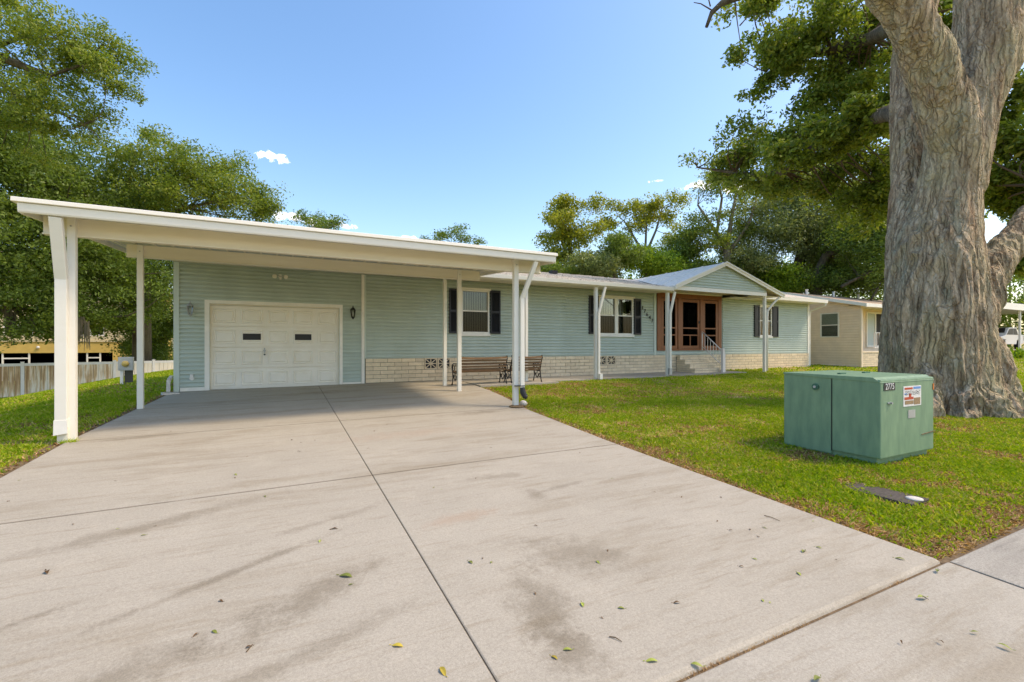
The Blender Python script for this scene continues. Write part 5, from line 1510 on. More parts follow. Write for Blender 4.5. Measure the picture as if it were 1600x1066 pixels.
# ------------------------------------------------------------------ the big old tree on the right
BT = thing('old_shade_tree', 'huge old tree with thick furrowed grey brown trunk right of the green utility box', 'tree', T(1490, 660, 10.1))
def tp(px, py, t): return np.array(T(px, py, t))
tubes = [
    # main stem
    [((1486, 704, 10.15), 1.95), ((1480, 668, 10.15), 1.45), ((1472, 635, 10.15), 1.18), ((1464, 598, 10.15), .96), ((1461, 560, 10.15), .91), ((1462, 480, 10.15), .87), ((1466, 400, 10.15), .77), ((1476, 330, 10.12), .62), ((1485, 260, 10.05), .54), ((1492, 200, 10.05), .50)],
    # front-left limb
    [((1494, 300, 10.0), .50), ((1492, 240, 9.95), .50), ((1478, 170, 9.85), .46), ((1452, 100, 9.7), .42), ((1430, 50, 9.6), .41), ((1403, 0, 9.5), .41), ((1368, -70, 9.3), .40), ((1335, -160, 9.2), .38)],
    # right limb
    [((1492, 300, 10.1), .54), ((1502, 230, 10.1), .54), ((1516, 150, 10.1), .56), ((1536, 80, 10.1), .58), ((1545, 0, 10.1), .58), ((1556, -100, 10.2), .53), ((1570, -180, 10.4), .43)],
    # rear-left column
    [((1452, 500, 10.3), .74), ((1440, 420, 10.5), .60), ((1427, 340, 10.8), .44), ((1422, 280, 11.1), .38), ((1420, 210, 11.3), .38), ((1421, 140, 11.5), .38), ((1426, 60, 11.6), .36), ((1450, -30, 11.8), .32), ((1470, -140, 12.0), .28)],
    # right low limb
    [((1510, 500, 10.3), .50), ((1545, 430, 10.5), .36), ((1585, 370, 10.8), .28), ((1640, 300, 11.1), .22), ((1690, 210, 11.4), .18)],
    # far right limb
    [((1550, 110, 10.3), .42), ((1590, 60, 10.6), .34), ((1640, 0, 10.9), .28), ((1690, -80, 11.2), .22)],
    # root buttresses
    [((1525, 500, 10.0), .20), ((1552, 580, 9.9), .28), ((1585, 640, 9.7), .24), ((1640, 668, 9.5), .14), ((1700, 684, 9.3), .05)],
    [((1445, 540, 10.0), .20), ((1415, 625, 9.8), .26), ((1380, 668, 9.4), .16), ((1340, 684, 9.1), .05)],
    [((1485, 520, 9.75), .20), ((1492, 600, 9.5), .26), ((1500, 650, 9.15), .22), ((1510, 684, 8.75), .08)],
    [((1455, 530, 9.8), .20), ((1448, 610, 9.55), .24), ((1440, 662, 9.15), .17), ((1428, 690, 8.8), .06)],
    [((1515, 530, 9.8), .20), ((1534, 612, 9.6), .24), ((1556, 662, 9.2), .17), ((1585, 690, 8.8), .06)],
]
mb = MB()
for tb in tubes:
    # densify with Catmull-Rom-like interpolation
    P_ = np.array([tp(*q[0]) for q in tb]); Rr = np.array([q[1] for q in tb])
    n = len(P_); ts = np.linspace(0, n - 1, (n - 1) * 5 + 1)
    pts = []; rad = []
    for t_ in ts:
        i = min(int(t_), n - 2); f = t_ - i
        p0, p1, p2, p3 = P_[max(i - 1, 0)], P_[i], P_[i + 1], P_[min(i + 2, n - 1)]
        pts.append(.5 * ((2 * p1) + (-p0 + p2) * f + (2 * p0 - 5 * p1 + 4 * p2 - p3) * f * f + (-p0 + 3 * p1 - 3 * p2 + p3) * f ** 3))
        rad.append(Rr[i] * (1 - f) + Rr[i + 1] * f)
    mb.tube(pts, rad, 20)
me = mb.mesh('trunk', M_BARKBIG)
tmp = bpy.data.objects.new('tmp', me); COL.objects.link(tmp)
md = tmp.modifiers.new('r', 'REMESH'); md.mode = 'VOXEL'; md.voxel_size = .042
sm = tmp.modifiers.new('s', 'SMOOTH'); sm.factor = .6; sm.iterations = 12
md2 = tmp.modifiers.new('r2', 'SUBSURF'); md2.levels = 1; md2.render_levels = 1
bpy.context.view_layer.update()
me2 = bpy.data.meshes.new_from_object(tmp.evaluated_get(bpy.context.evaluated_depsgraph_get()))
bpy.data.objects.remove(tmp)
nv = len(me2.vertices)
co = np.empty(nv * 3, np.float32); me2.vertices.foreach_get('co', co); co = co.reshape(-1, 3)
no = np.empty(nv * 3, np.float32); me2.vertices.foreach_get('normal', no); no = no.reshape(-1, 3)
# drop hidden lower part, displace with furrows
c0 = tp(1475, 500, 10.15)
disp = np.zeros(nv, np.float32)
nf_ = noise.noise
for i in range(nv):
    x, y, z = map(float, co[i])
    wx = nf_(Vector((x * .9, y * .9, z * .35 + 5)))
    a_ = nf_(Vector((x * 2.3 + wx, y * 2.3 + wx, z * .33)))            # broad flutes
    b_ = 1 - abs(nf_(Vector((x * 5.5 + wx * 2, y * 5.5, z * .55)))) * 2    # ridges
    c_ = 1 - abs(nf_(Vector((x * 13, y * 13 + wx * 3, z * 1.7)))) * 2
    low = max(0., min(1., (4.2 - z) / 3.5))
    disp[i] = a_ * (.09 + .06 * low) + (b_ - .55) * (.042 + .045 * low) + (c_ - .5) * (.016 + .022 * low)
co += no * disp[:, None]
me2.vertices.foreach_set('co', co.ravel()); me2.update()
me2.polygons.foreach_set('use_smooth', [True] * len(me2.polygons))
me2.materials.clear(); me2.materials.append(M_BARKBIG); me2.name = 'trunk'
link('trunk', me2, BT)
# long branch reaching left behind, over the house side
br = [((1425, 190, 11.3), .24), ((1392, 176, 12.4), .21), ((1345, 190, 14.4), .20), ((1300, 208, 16.2), .19), ((1262, 238, 17.4), .17), ((1225, 268, 18.2), .14), ((1190, 276, 18.9), .12), ((1150, 270, 19.4), .08), ((1090, 262, 20), .03)]
br3 = [((1424, 60, 11.2), .26), ((1400, 40, 13.2), .24), ((1360, 60, 15.5), .2), ((1300, 80, 17), .15), ((1240, 90, 17.8), .08), ((1200, 100, 18), .03)]
MB().tube([tp(*q[0]) for q in br3], [q[1] for q in br3], 10).build('limb', M_BARK, BT, smooth=True)
MB().tube([tp(*q[0]) for q in br], [q[1] for q in br], 10).build('limb', M_BARK, BT, smooth=True)
br2 = [((1372, -60, 11.5), .14), ((1280, -70, 11.8), .12), ((1200, -40, 12), .10), ((1155, -5, 12.1), .09), ((1128, 5, 12.2), .075), ((1112, 20, 12.3), .06), ((1104, 42, 12.3), .045)]
MB().tube([tp(*q[0]) for q in br2], [q[1] for q in br2], 8).build('limb', M_BARK, BT, smooth=True)
tw = MB()
for pts in (((1148, 0), (1152, 35), (1156, 62), (1160, 85)), ((1112, 16), (1095, 6), (1084, 4)), ((1156, 40), (1165, 30), (1172, 22)), ((1110, 10), (1106, -6), (1100, -20))):
    tw.tube([tp(a_, b_, 12.2) for a_, b_ in pts], [.02, .014, .010, .006][:len(pts)], 5)
rgb = np.random.default_rng(21)
crown_blobs = [(1300, 215, 14.5, 60, 26, .8, 36), (1355, 185, 13.5, 38, 26, .7, 24), (1235, 252, 15.6, 50, 26, .9, 30), (1270, 40, 16, 90, 45, 1.2, 50), (1380, 150, 14, 22, 40, .7, 18), (1570, 230, 12.6, 45, 60, 1.0, 50), (1330, 190, 15.5, 60, 30, 1.2, 36), (1390, 260, 16.5, 30, 40, 1.2, 24), (1385, 330, 16.5, 30, 50, 1.2, 30), (1260, 225, 17, 50, 25, 1.0, 24), (1385, 90, 16.5, 35, 60, 1.2, 40), (1290, 150, 17, 60, 30, 1.2, 26),  # px,py,t,rx,ry,depth,n
    (1330, 40, 17.0, 130, 70, 2.0, 110), (1260, 90, 17.5, 80, 60, 1.5, 50), (1340, 130, 17.0, 80, 60, 1.8, 70), (1235, 75, 17.5, 50, 40, 1.2, 26), (1225, 120, 18.0, 38, 22, 1, 14),
    (1285, 190, 17.9, 85, 35, 1.5, 36), (1150, 225, 19.5, 55, 35, 1.5, 34), (1110, 255, 20.0, 40, 22, 1.3, 18), (1200, 265, 19.1, 70, 40, 1.5, 48), (1290, 265, 18.3, 75, 50, 1.6, 60),
    (1350, 300, 17.7, 50, 70, 1.6, 70), (1365, 210, 17.1, 35, 45, 1.2, 32), (1200, 300, 19.5, 45, 25, 1.3, 20), (1155, 88, 16.8, 14, 12, .4, 5), (1160, 10, 17.0, 28, 25, 1, 8), (1200, 20, 17.1, 40, 35, 1.2, 22),
    (1590, 180, 13.0, 45, 70, 1.5, 60), (1585, 270, 13.0, 50, 60, 1.6, 60), (1575, 330, 13.5, 40, 45, 1.5, 45), (1480, 30, 13.5, 30, 60, 1.2, 40), (1620, 390, 12.5, 30, 40, 1, 14), (1410, 30, 17.7, 50, 60, 1.3, 40)]
Cc, Rc = [], []
right = np.array([cY, -sY, 0]); fwd = np.array([sY, cY, 0]); up = np.array([0, 0, 1.])
for (px, py, t, rx, ry, dm, n_) in crown_blobs:
    nb = max(3, n_ // 6)
    d0 = rgb.normal(size=(nb, 3)); d0 /= np.linalg.norm(d0, axis=1, keepdims=True); d0 *= (rgb.random(nb) ** .42)[:, None]
    d = d0[rgb.integers(0, nb, n_)] + rgb.normal(size=(n_, 3)) * np.array([.16, .2, .12])
    pts = np.array(T(px, py, t)) + np.outer(d[:, 0] * rx * t / FPX, right) + np.outer(d[:, 2] * ry * t / FPX, up) + np.outer(d[:, 1] * dm, fwd)
    Cc.append(pts); Rc.append(rgb.uniform(.3, .6, n_) * t / 16)
Cc = np.vstack(Cc); Rc = np.concatenate(Rc)
link('crown', npmesh('crown', leaf_quads(Cc, Rc, 84, .16, rgb, flat=.7, upb=.6, aspect=.5), 4, ML_OAK), BT)
lim = [tp(*q[0]) for q in br[1:]] + [tp(*q[0]) for q in br3[1:]] + [tp(*q[0]) for q in br2[1:4]] + [tp(1424, 60, 11.2), tp(1422, 150, 11.0), tp(1450, -30, 11.4), tp(1640, 290, 11.1)]
for i in rgb.choice(len(Cc), 170, replace=False):
    c = Cc[i]; src = min(lim, key=lambda q: np.linalg.norm(q - c))
    tw.tube(curve_pts(src, c, rgb, 5, .14), [.035, .03, .024, .018, .013, .008], 5, caps=False)
tw.build('twigs', M_TWIG, BT, kind='stuff')

# ------------------------------------------------------------------ left trees
def tk(*pts): return [(Vector(T(px, py, t)), r) for px, py, t, r in pts]
def grounded(px, t, r, *rest):
    v = T(px, 560, t); v.z = gz(v.x, v.y) - .1
    return [(v, r)] + tk(*rest)
tree('oak_tree', 'large dense dark oak filling the left edge behind the carport', [
    (40, 330, 25, 110, 140, 4, 330), (130, 410, 25, 120, 110, 4, 300), (30, 460, 24, 90, 55, 3, 130), (210, 450, 31, 80, 100, 3.0, 230), (170, 300, 27, 100, 50, 3, 120), (20, 230, 24, 70, 70, 3, 120),
    (240, 515, 33, 50, 42, 2, 90), (95, 500, 24, 60, 25, 2, 44), (-60, 380, 24, 80, 130, 4, 120), (300, 400, 31, 50, 60, 3, 90), (262, 552, 33, 20, 18, 1.5, 18), (150, 500, 24.5, 40, 22, 2, 24), (215, 540, 32, 24, 10, 1, 12)], ML_OAKD,
     grounded(250, 34, .5, (248, 470, 34, .45), (215, 400, 31, .35), (200, 330, 28, .25)), 11, size=.17, nper=88, crad=(.55, 1.0), branches=90, limbs=[tk((60, 520, 24, .1), (20, 480, 24.5, .12), (-40, 500, 25, .16)), tk((215, 400, 31, .3), (120, 370, 26, .22), (30, 330, 25, .15), (-30, 280, 25, .1)), tk((248, 470, 33, .2), (150, 440, 27, .15), (60, 420, 25, .08))], brad=.06)
tree('oak_tree', 'airy oak branches reaching into the sky at the upper left', [
    (35, 60, 17, 70, 60, 2, 70), (110, 80, 17, 75, 35, 2, 50), (165, 60, 17, 40, 32, 1.5, 26), (175, 110, 17, 32, 35, 1.4, 24), (60, 150, 17, 80, 45, 2, 60), (120, 185, 17.5, 45, 34, 1.6, 26), (20, 10, 17, 50, 30, 2, 26), (-30, 120, 17, 60, 100, 2, 50), (30, 210, 18, 60, 30, 2, 36)], ML_OAK,
     grounded(-160, 19, .5, (-150, 300, 19, .4), (-90, 180, 18, .3), (-30, 110, 17.5, .22)), 12, size=.12, nper=62, crad=(.3, .55), branches=70, limbs=[tk((-30, 100, 17.5, .2), (0, 90, 17.3, .16), (45, 107, 17, .12), (80, 118, 17, .07), (130, 100, 17, .04), (160, 70, 17, .02)), tk((-30, 110, 17.5, .12), (30, 150, 17.3, .08), (90, 175, 17.3, .04), (130, 195, 17.4, .02)), tk((-30, 80, 17.5, .12), (30, 60, 17.3, .06), (90, 60, 17, .03))], brad=.035)
tree('oak_tree', 'spreading oak with visible forked trunk rising above the carport roof', [
    (200, 265, 28, 60, 45, 3, 74), (270, 260, 28, 70, 42, 3, 84), (340, 285, 28, 50, 40, 2.5, 62), (310, 310, 28, 110, 40, 3, 110), (395, 305, 28, 30, 32, 2, 26), (400, 330, 28, 25, 22, 2, 20), (250, 330, 28, 110, 30, 3, 70), (240, 222, 28, 26, 13, 1.5, 10)], ML_OAK,
     grounded(222, 28.5, .5, (222, 420, 28.5, .42), (222, 345, 28.3, .36), (208, 312, 28.2, .30)), 13, size=.16, nper=66, crad=(.45, .85), branches=70, limbs=[tk((222, 345, 28.3, .28), (245, 305, 28, .2), (285, 280, 28, .12), (330, 262, 28, .06)), tk((208, 312, 28.2, .24), (200, 280, 28, .14), (215, 240, 28, .07)), tk((222, 350, 28.3, .2), (290, 325, 28, .12), (360, 310, 28, .06))], brad=.045)
tree('small_tree', 'small sparse treetop peeking over the middle of the carport roof', [(490, 345, 38, 40, 14, 2, 26), (475, 340, 38, 18, 12, 1, 8), (520, 355, 38, 30, 9, 1.5, 12)], ML_OAKD, grounded(495, 38, .2, (495, 420, 38, .15), (490, 360, 38, .08)), 14, size=.17, nper=52, crad=(.4, .7), branches=14)
tree('small_tree', 'small sparse treetop peeking over the right part of the carport roof', [(705, 372, 40, 38, 12, 2, 24), (715, 362, 40, 18, 10, 1, 8), (745, 382, 40, 20, 7, 1, 7), (670, 376, 40, 14, 6, 1, 5)], ML_OAKD, grounded(710, 40, .2, (710, 430, 40, .15), (708, 385, 40, .08)), 15, size=.17, nper=46, crad=(.4, .65), branches=14)
# spanish moss under the left oak
MOSSL = ['longest grey moss strand hanging left of the left carport post', 'shorter grey moss strand right beside the longest one', 'grey moss strand just right of the left front carport post', 'longer grey moss strand between the post and the upper yellow building window', 'short grey moss tuft above the yellow building between two windows', 'grey moss strand between the pair right of the left carport post', 'tiny grey moss tuft touching the left edge of the left front post', 'leftmost grey moss strand near the photo edge']
for i, (px, py, ln, t) in enumerate(((15, 478, 62, 22.5), (21, 486, 40, 22.6), (124, 500, 40, 23), (136, 505, 46, 23), (50, 500, 22, 23), (130, 498, 30, 23.1), (90, 505, 18, 23), (10, 470, 50, 22.4))):
    mb = MB(); rr = random.Random(i)
    for k in range(14):
        a_ = Vector(T(px + rr.uniform(-4, 4), py + rr.uniform(-4, 6), t))
        l_ = ln * t / FPX * rr.uniform(.4, 1)
        mb.tube([a_, a_ + Vector((rr.uniform(-.05, .05), rr.uniform(-.05, .05), -l_ * .5)), a_ + Vector((rr.uniform(-.08, .08), 0, -l_))], [.03, .022, .005], 4)
    tag(mb.build('spanish_moss', M_MOSS, None), MOSSL[i], 'moss', 'strands of moss hanging from the left oak')

# ------------------------------------------------------------------ trees behind the house on the right
TRG = 'trees behind the house'
tree('tree', 'narrow yellow green tree just right of the carport roof end', [
    (890, 335, 34, 42, 28, 2.2, 46), (868, 365, 34, 30, 30, 2, 34), (905, 370, 34, 34, 34, 2, 40), (885, 405, 34, 45, 28, 2.4, 50), (930, 330, 34, 14, 18, 1.2, 8), (880, 312, 34, 18, 9, 1, 8)], ML_YEL,
     grounded(893, 34, .25, (893, 430, 34, .2), (890, 370, 34, .12)), 31, size=.2, nper=60, crad=(.5, .85), branches=30, group=TRG)
tree('tree', 'open crowned tree with thin bare stems behind the middle of the house', [
    (985, 330, 36, 38, 22, 2, 34), (965, 352, 36, 22, 18, 1.5, 16), (1035, 325, 36, 30, 20, 2, 24), (1055, 350, 36, 20, 26, 1.5, 12), (1010, 315, 36, 30, 10, 1.5, 12), (975, 375, 36, 22, 12, 1.5, 8), (1000, 345, 36, 20, 16, 1, 6), (1045, 378, 36, 18, 12, 1, 6)], ML_YEL,
     grounded(1010, 36, .22, (1010, 440, 36, .18), (1008, 400, 36, .14)), 32, size=.2, nper=50, crad=(.45, .8), branches=34, limbs=[tk((1008, 400, 36, .12), (990, 370, 36, .09), (975, 345, 36, .05)), tk((1008, 400, 36, .12), (1025, 360, 36, .08), (1035, 325, 36, .05)), tk((1008, 400, 36, .1), (1010, 350, 36, .07), (1005, 320, 36, .04))], group=TRG, bark=M_BARKP, brad=.04)
tree('tree', 'tall sparse tree with many pale bare branches left of the big limb', [
    (1100, 300, 30, 30, 26, 2, 24), (1130, 275, 30, 34, 20, 2, 22), (1090, 345, 30, 26, 24, 2, 22), (1150, 320, 30, 30, 30, 2, 26), (1105, 380, 30, 34, 22, 2, 30), (1165, 360, 30, 30, 24, 2, 24), (1085, 370, 30, 16, 26, 1.5, 12)], ML_OAK,
     grounded(1140, 30, .3, (1138, 440, 30, .26), (1135, 390, 30, .2)), 33, size=.16, nper=50, crad=(.4, .7), branches=50, limbs=[tk((1135, 390, 30, .16), (1110, 350, 30, .1), (1090, 320, 30, .06)), tk((1135, 390, 30, .16), (1145, 330, 30, .1), (1155, 280, 30, .05)), tk((1135, 400, 30, .14), (1170, 350, 30, .09), (1185, 300, 30, .05)), tk((1120, 365, 30, .1), (1128, 310, 30, .07), (1120, 270, 30, .03))], group=TRG, bark=M_BARKP, brad=.04)
tree('tree', 'broad grey green fine leaved tree above the beige neighbour roof', [
    (1255, 330, 31, 80, 52, 3, 190), (1200, 370, 31, 60, 48, 3, 120), (1300, 380, 31, 70, 50, 3, 150), (1250, 290, 31, 55, 22, 2.5, 60), (1345, 350, 31, 40, 40, 2.5, 60), (1170, 410, 31, 45, 26, 2.5, 60), (1260, 415, 32, 60, 20, 2, 50)], ML_GREY,
     grounded(1243, 31, .42, (1243, 430, 31, .36), (1255, 385, 31, .28)), 34, size=.15, nper=95, crad=(.5, .95), branches=40, upb=.2, droop=.4, group=TRG)
tree('tree', 'dark shaded tree close beside the big trunk behind the beige roof', [
    (1350, 400, 27, 50, 50, 3, 110), (1380, 330, 26, 40, 60, 3, 100), (1330, 440, 28, 60, 22, 2.5, 60), (1390, 440, 27, 30, 30, 2.5, 40), (1290, 440, 30, 40, 18, 2.5, 40)], ML_OAKD,
     grounded(1276, 29, .4, (1274, 440, 29, .34), (1290, 400, 29, .25), (1330, 380, 28, .16)), 35, size=.16, nper=85, crad=(.5, .9), branches=40, limbs=[tk((1315, 448, 26, .10), (1345, 432, 26, .08), (1375, 420, 26, .05)), tk((1360, 470, 26, .07), (1372, 450, 26, .05), (1378, 440, 26, .03))], group=TRG)
for i, (px, py, rx, ry, lab, mm) in enumerate(((935, 410, 34, 22, 'olive green bush mass over the porch roof left of centre', ML_GREY), (1010, 405, 44, 22, 'bright green bush crown above the main roof', ML_BRIGHT), (1060, 395, 24, 26, 'small dark green tree crown left of the porch gable', ML_OAKD), (960, 395, 24, 16, 'dark low tree crown behind the roof vents', ML_OAKD), (1090, 425, 40, 18, 'green shrub crown just behind the porch gable ridge', ML_OAKD), (1160, 430, 50, 20, 'leafy green shrub crown right of the porch gable ridge', ML_OAKD), (1215, 440, 40, 18, 'low bright shrub crown behind the right end of the roof', ML_BRIGHT), (1040, 425, 40, 14, 'mid green shrub crown behind the roof valley', ML_BRIGHT), (870, 425, 40, 12, 'low shrub crown at the right end of the carport roof', ML_OAKD))):
    tree('bush_tree', lab, [(px, py, 30 + i % 3, rx, ry, 2, int(rx * 1.8)), (px + rx * .4, py + ry * .5, 30 + i % 3, rx, ry * .7, 2, int(rx * 1.2))], mm, grounded(px, 30 + i % 3, .15, (px, 450, 30 + i % 3, .12), (px, py, 30 + i % 3, .06)), 50 + i, size=.17, nper=70, crad=(.45, .8), branches=10, group='bushy trees behind the house')
# far hedge line so that gaps between crowns show more trees, not bare ground
rg = np.random.default_rng(77)
Cf = []
for px in np.arange(780, 1640, 9):
    t = 46 + rg.uniform(-4, 4)
    for q in range(4): Cf.append(np.array(T(px + rg.uniform(-8, 8), 540 - rg.random() * (110 + (20 if px > 1100 else 0)), t)))
for px in np.arange(-150, 700, 9):
    t = 66 + rg.uniform(-4, 4)
    for q in range(3): Cf.append(np.array(T(px + rg.uniform(-8, 8), 560 - rg.random() * 85, t)))
Cf = np.array(Cf)
tag(link('distant_woods', npmesh('distant_woods', leaf_quads(Cf, np.full(len(Cf), 1.5), 110, .38, rg), 4, ML_OAKD)), 'dark wall of distant trees behind all the houses', 'woods', kind='stuff')
# plants by the far drive
for i, (px, py, r) in enumerate(((1563, 553, 5), (1577, 549, 7), (1590, 552, 6), (1600, 548, 8))):
    c = T(px, py, 27); c.z = gz(c.x, c.y)
    mb = MB(); rr = random.Random(i + 3)
    for k in range(40):
        th = rr.uniform(0, 2 * PI); ln = rr.uniform(.35, .75); tilt = rr.uniform(.1, .9)
        d = Vector((math.cos(th) * math.sin(tilt), math.sin(th) * math.sin(tilt), math.cos(tilt)))
        s_ = d.cross(Vector((0, 0, 1))).normalized() * .04
        p0 = Vector((c.x, c.y, c.z)) + Vector((rr.uniform(-.25, .25), rr.uniform(-.25, .25), 0))
        mb.add([p0 - s_, p0 + s_, p0 + d * ln * .7 + s_, p0 + d * ln - Vector((0, 0, .1)), p0 + d * ln * .7 - s_], [(0, 1, 2, 3, 4)])
    lab = ['small leafy plant nearest the big trunk in the far bed', 'taller leafy plant in front of the white car wheel', 'round leafy plant before the white car door', 'leafy plant at the right photo edge before the white car'][i]
    tag(mb.build('garden_plant', ML_BRIGHT, None), lab, 'plant', 'plants in the bed before the white car')

# ------------------------------------------------------------------ grass
def mask_lawn(X, Y):
    r = (X > edgeR(Y) + .02) & (Y > 1.60)
    walk = (X > 4.7) & (X < 16.25) & (Y > np.where(X < 7.35, 11.52, 12.0))
    r &= ~walk & ~((Y > 13.3) & (X < 22.6)) & ~((X > 24.3) & (X < 33.2) & (Y > 12.0) & (Y < 20))
    l_ = (X < edgeL(Y) - .04)
    box_ = (X > 6.53) & (X < 7.79) & (Y > 3.07) & (Y < 4.2)
    lid = (X > 5.36 + .05 * np.sin(Y * 17)) & (X < 5.55 + .04 * np.sin(Y * 23)) & (Y > 2.22) & (Y < 2.78)
    car = (X > 45.5) & (Y > 12.8)
    return (r | l_) & ~box_ & ~lid & ~car


def pnoise(X, Y, s, seed):
    """cheap smooth value noise"""
    r_ = np.random.default_rng(seed); Gd = r_.random((128, 128))
    x = X * s + 40; y = Y * s + 40
    xi = np.floor(x).astype(int); yi = np.floor(y).astype(int); fx = x - xi; fy_ = y - yi
    fx = fx * fx * (3 - 2 * fx); fy_ = fy_ * fy_ * (3 - 2 * fy_)
    a = Gd[xi % 128, yi % 128]; b = Gd[(xi + 1) % 128, yi % 128]; c = Gd[xi % 128, (yi + 1) % 128]; d = Gd[(xi + 1) % 128, (yi + 1) % 128]
    return (a * (1 - fx) + b * fx) * (1 - fy_) + (c * (1 - fx) + d * fx) * fy_


def blades(n, region, hgt, wid, rg, dens=None, flatlay=0.0, lean=.55):
    """region: sampler returning X,Y"""
    X, Y = region(n)
    k = mask_lawn(X, Y)
    if dens is not None: k &= rg.random(n) < dens(X, Y)
    X, Y = X[k], Y[k]; n = len(X)
    Z = g(X, Y) - .02
    th = rg.uniform(0, 2 * PI, n)
    h = hgt * rg.uniform(.55, 1.35, n)
    ln = lean + rg.uniform(0, .75, n) + flatlay
    dx, dy = np.cos(th), np.sin(th)
    ph = rg.uniform(0, 2 * PI, n)
    wx, wy = np.cos(ph) * wid * .5, np.sin(ph) * wid * .5
    up1 = np.cos(ln * .5); out1 = np.sin(ln * .5); up2 = np.cos(ln * 1.25); out2 = np.sin(ln * 1.25)
    B = np.stack([X, Y, Z], -1)
    w = np.stack([wx, wy, np.zeros(n)], -1)
    M_ = B + np.stack([dx * out1, dy * out1, up1], -1) * (h * .55)[:, None]
    E_ = M_ + np.stack([dx * out2, dy * out2, np.maximum(up2, -.1)], -1) * (h * .55)[:, None]
    return np.stack([B - w, B + w, M_ + w * .8, E_, M_ - w * .8], 1)


def polar(tmin, tmax, umin, umax, rg):
    """uniform ground samples in a wedge in front of the camera"""
    def f(n):
        t = np.sqrt(rg.random(n) * (tmax ** 2 - tmin ** 2) + tmin ** 2)
        u = rg.uniform(umin, umax, n)
        return (sY + u * cY) * t, (cY - u * sY) * t
    return f


rg = np.random.default_rng(3)
def dens_main(X, Y):
    d = pnoise(X, Y, 2.2, 1) * .5 + pnoise(X, Y, 5.5, 2) * .5
    bare = pnoise(X, Y, .55, 5)
    edge = np.minimum(np.abs(X - edgeR(Y)), np.where(X > 4.2, np.abs(Y - 1.6), 9)) ; edge = np.where(X < 0, np.abs(X - edgeL(Y)), edge)
    e = .15 + .85 * sstep(.05, .30, edge)
    return np.clip((d - .22) * 2.4, .12, 1) * e * np.clip(.55 + bare, .6, 1)
bl = []
bl.append(blades(150000, polar(2.6, 6.0, .25, 1.35, rg), .055, .011, rg, dens_main))
bl.append(blades(230000, polar(6.0, 11.0, -.1, 1.35, rg), .052, .014, rg, dens_main))
bl.append(blades(150000, polar(11.0, 19.0, -.15, 1.3, rg), .052, .024, rg, dens_main))
bl.append(blades(60000, polar(19.0, 34.0, .3, 1.3, rg), .07, .05, rg, dens_main))
bl.append(blades(90000, polar(4.2, 11.0, -1.4, -.7, rg), .055, .015, rg, dens_main))
bl.append(blades(60000, polar(11.0, 27.0, -1.4, -.6, rg), .07, .035, rg, dens_main))
V = np.concatenate(bl).reshape(-1, 3)
tag(link('lawn_grass', npmesh('lawn_grass', V, 5, ML_GRASS)), 'green lawn grass around the driveway and in front of the house', 'grass', kind='stuff')
def dens_dry(X, Y):
    edge = np.minimum(np.abs(X - edgeR(Y)), np.where(X > 4.2, np.abs(Y - 1.6), 9)); edge = np.where(X < 0, np.abs(X - edgeL(Y)), edge)
    boxd = np.minimum(np.hypot(X - 6.2, Y - 3.0), np.hypot(X - 11.5, Y - 4.0) * .8)
    e = 1 - sstep(.03, .38, edge)
    pat = sstep(.46, .68, pnoise(X, Y, 1.3, 5) * .5 + pnoise(X, Y, 4, 6) * .5)
    band = np.exp(-((Y - 10.9 + .1 * (X - 9)) / .45) ** 2) * (X > 6.5) * (X < 13.5) * .8
    return np.clip(e * .95 + pat * 1.0 + .8 * np.exp(-(boxd / 1.0) ** 2) * .9 + band + .16, 0, 1)
bl = []
bl.append(blades(150000, polar(2.6, 6.5, .2, 1.35, rg), .05, .008, rg, dens_dry, flatlay=.75))
bl.append(blades(160000, polar(6.5, 14.0, -.1, 1.35, rg), .055, .014, rg, dens_dry, flatlay=.75))
bl.append(blades(50000, polar(4.2, 16.0, -1.4, -.6, rg), .055, .015, rg, dens_dry, flatlay=.75))
V = np.concatenate(bl).reshape(-1, 3)
tag(link('dry_grass', npmesh('dry_grass', V, 5, ML_DRY)), 'tan dry grass clippings along the driveway edge and round the box', 'dry grass', kind='stuff')
# weeds at post foot and in the joint
mb = MB(); rr = random.Random(9)
for k in range(60):
    x = PLx + .02 + rr.uniform(-.09, .09); y = 8.3 + rr.uniform(-.06, .04); z = gz(x, y); th = rr.uniform(0, 2 * PI); l_ = rr.uniform(.03, .09)
    mb.add([(x - .006, y, z), (x + .006, y, z), (x + l_ * math.cos(th) * .8, y + l_ * math.sin(th) * .8, z + l_ * .7)], [(0, 1, 2)])
tag(mb.build('weed_tuft', ML_GRASS, None), 'tuft of green weeds at the foot of the left front carport post', 'weeds')
mb = MB()
for k in range(420):
    c = rr.choice(((2.45, .14), (1.85, .12), (2.0, .2), (3.6, .05)))
    x = rr.gauss(*c); y = 1.577 + rr.uniform(-.012, .02); z = gz(x, y) - .02; th = rr.uniform(0, 2 * PI); l_ = rr.uniform(.008, .028)
    mb.add([(x - .003, y, z), (x + .003, y, z), (x + l_ * math.cos(th), y + l_ * math.sin(th) * .6, z + .012 + l_ * .4)], [(0, 1, 2)])
tag(mb.build('joint_debris', ML_DRY, None), 'small clumps of moss and dry debris in the joint between driveway and sidewalk', 'debris', kind='stuff')

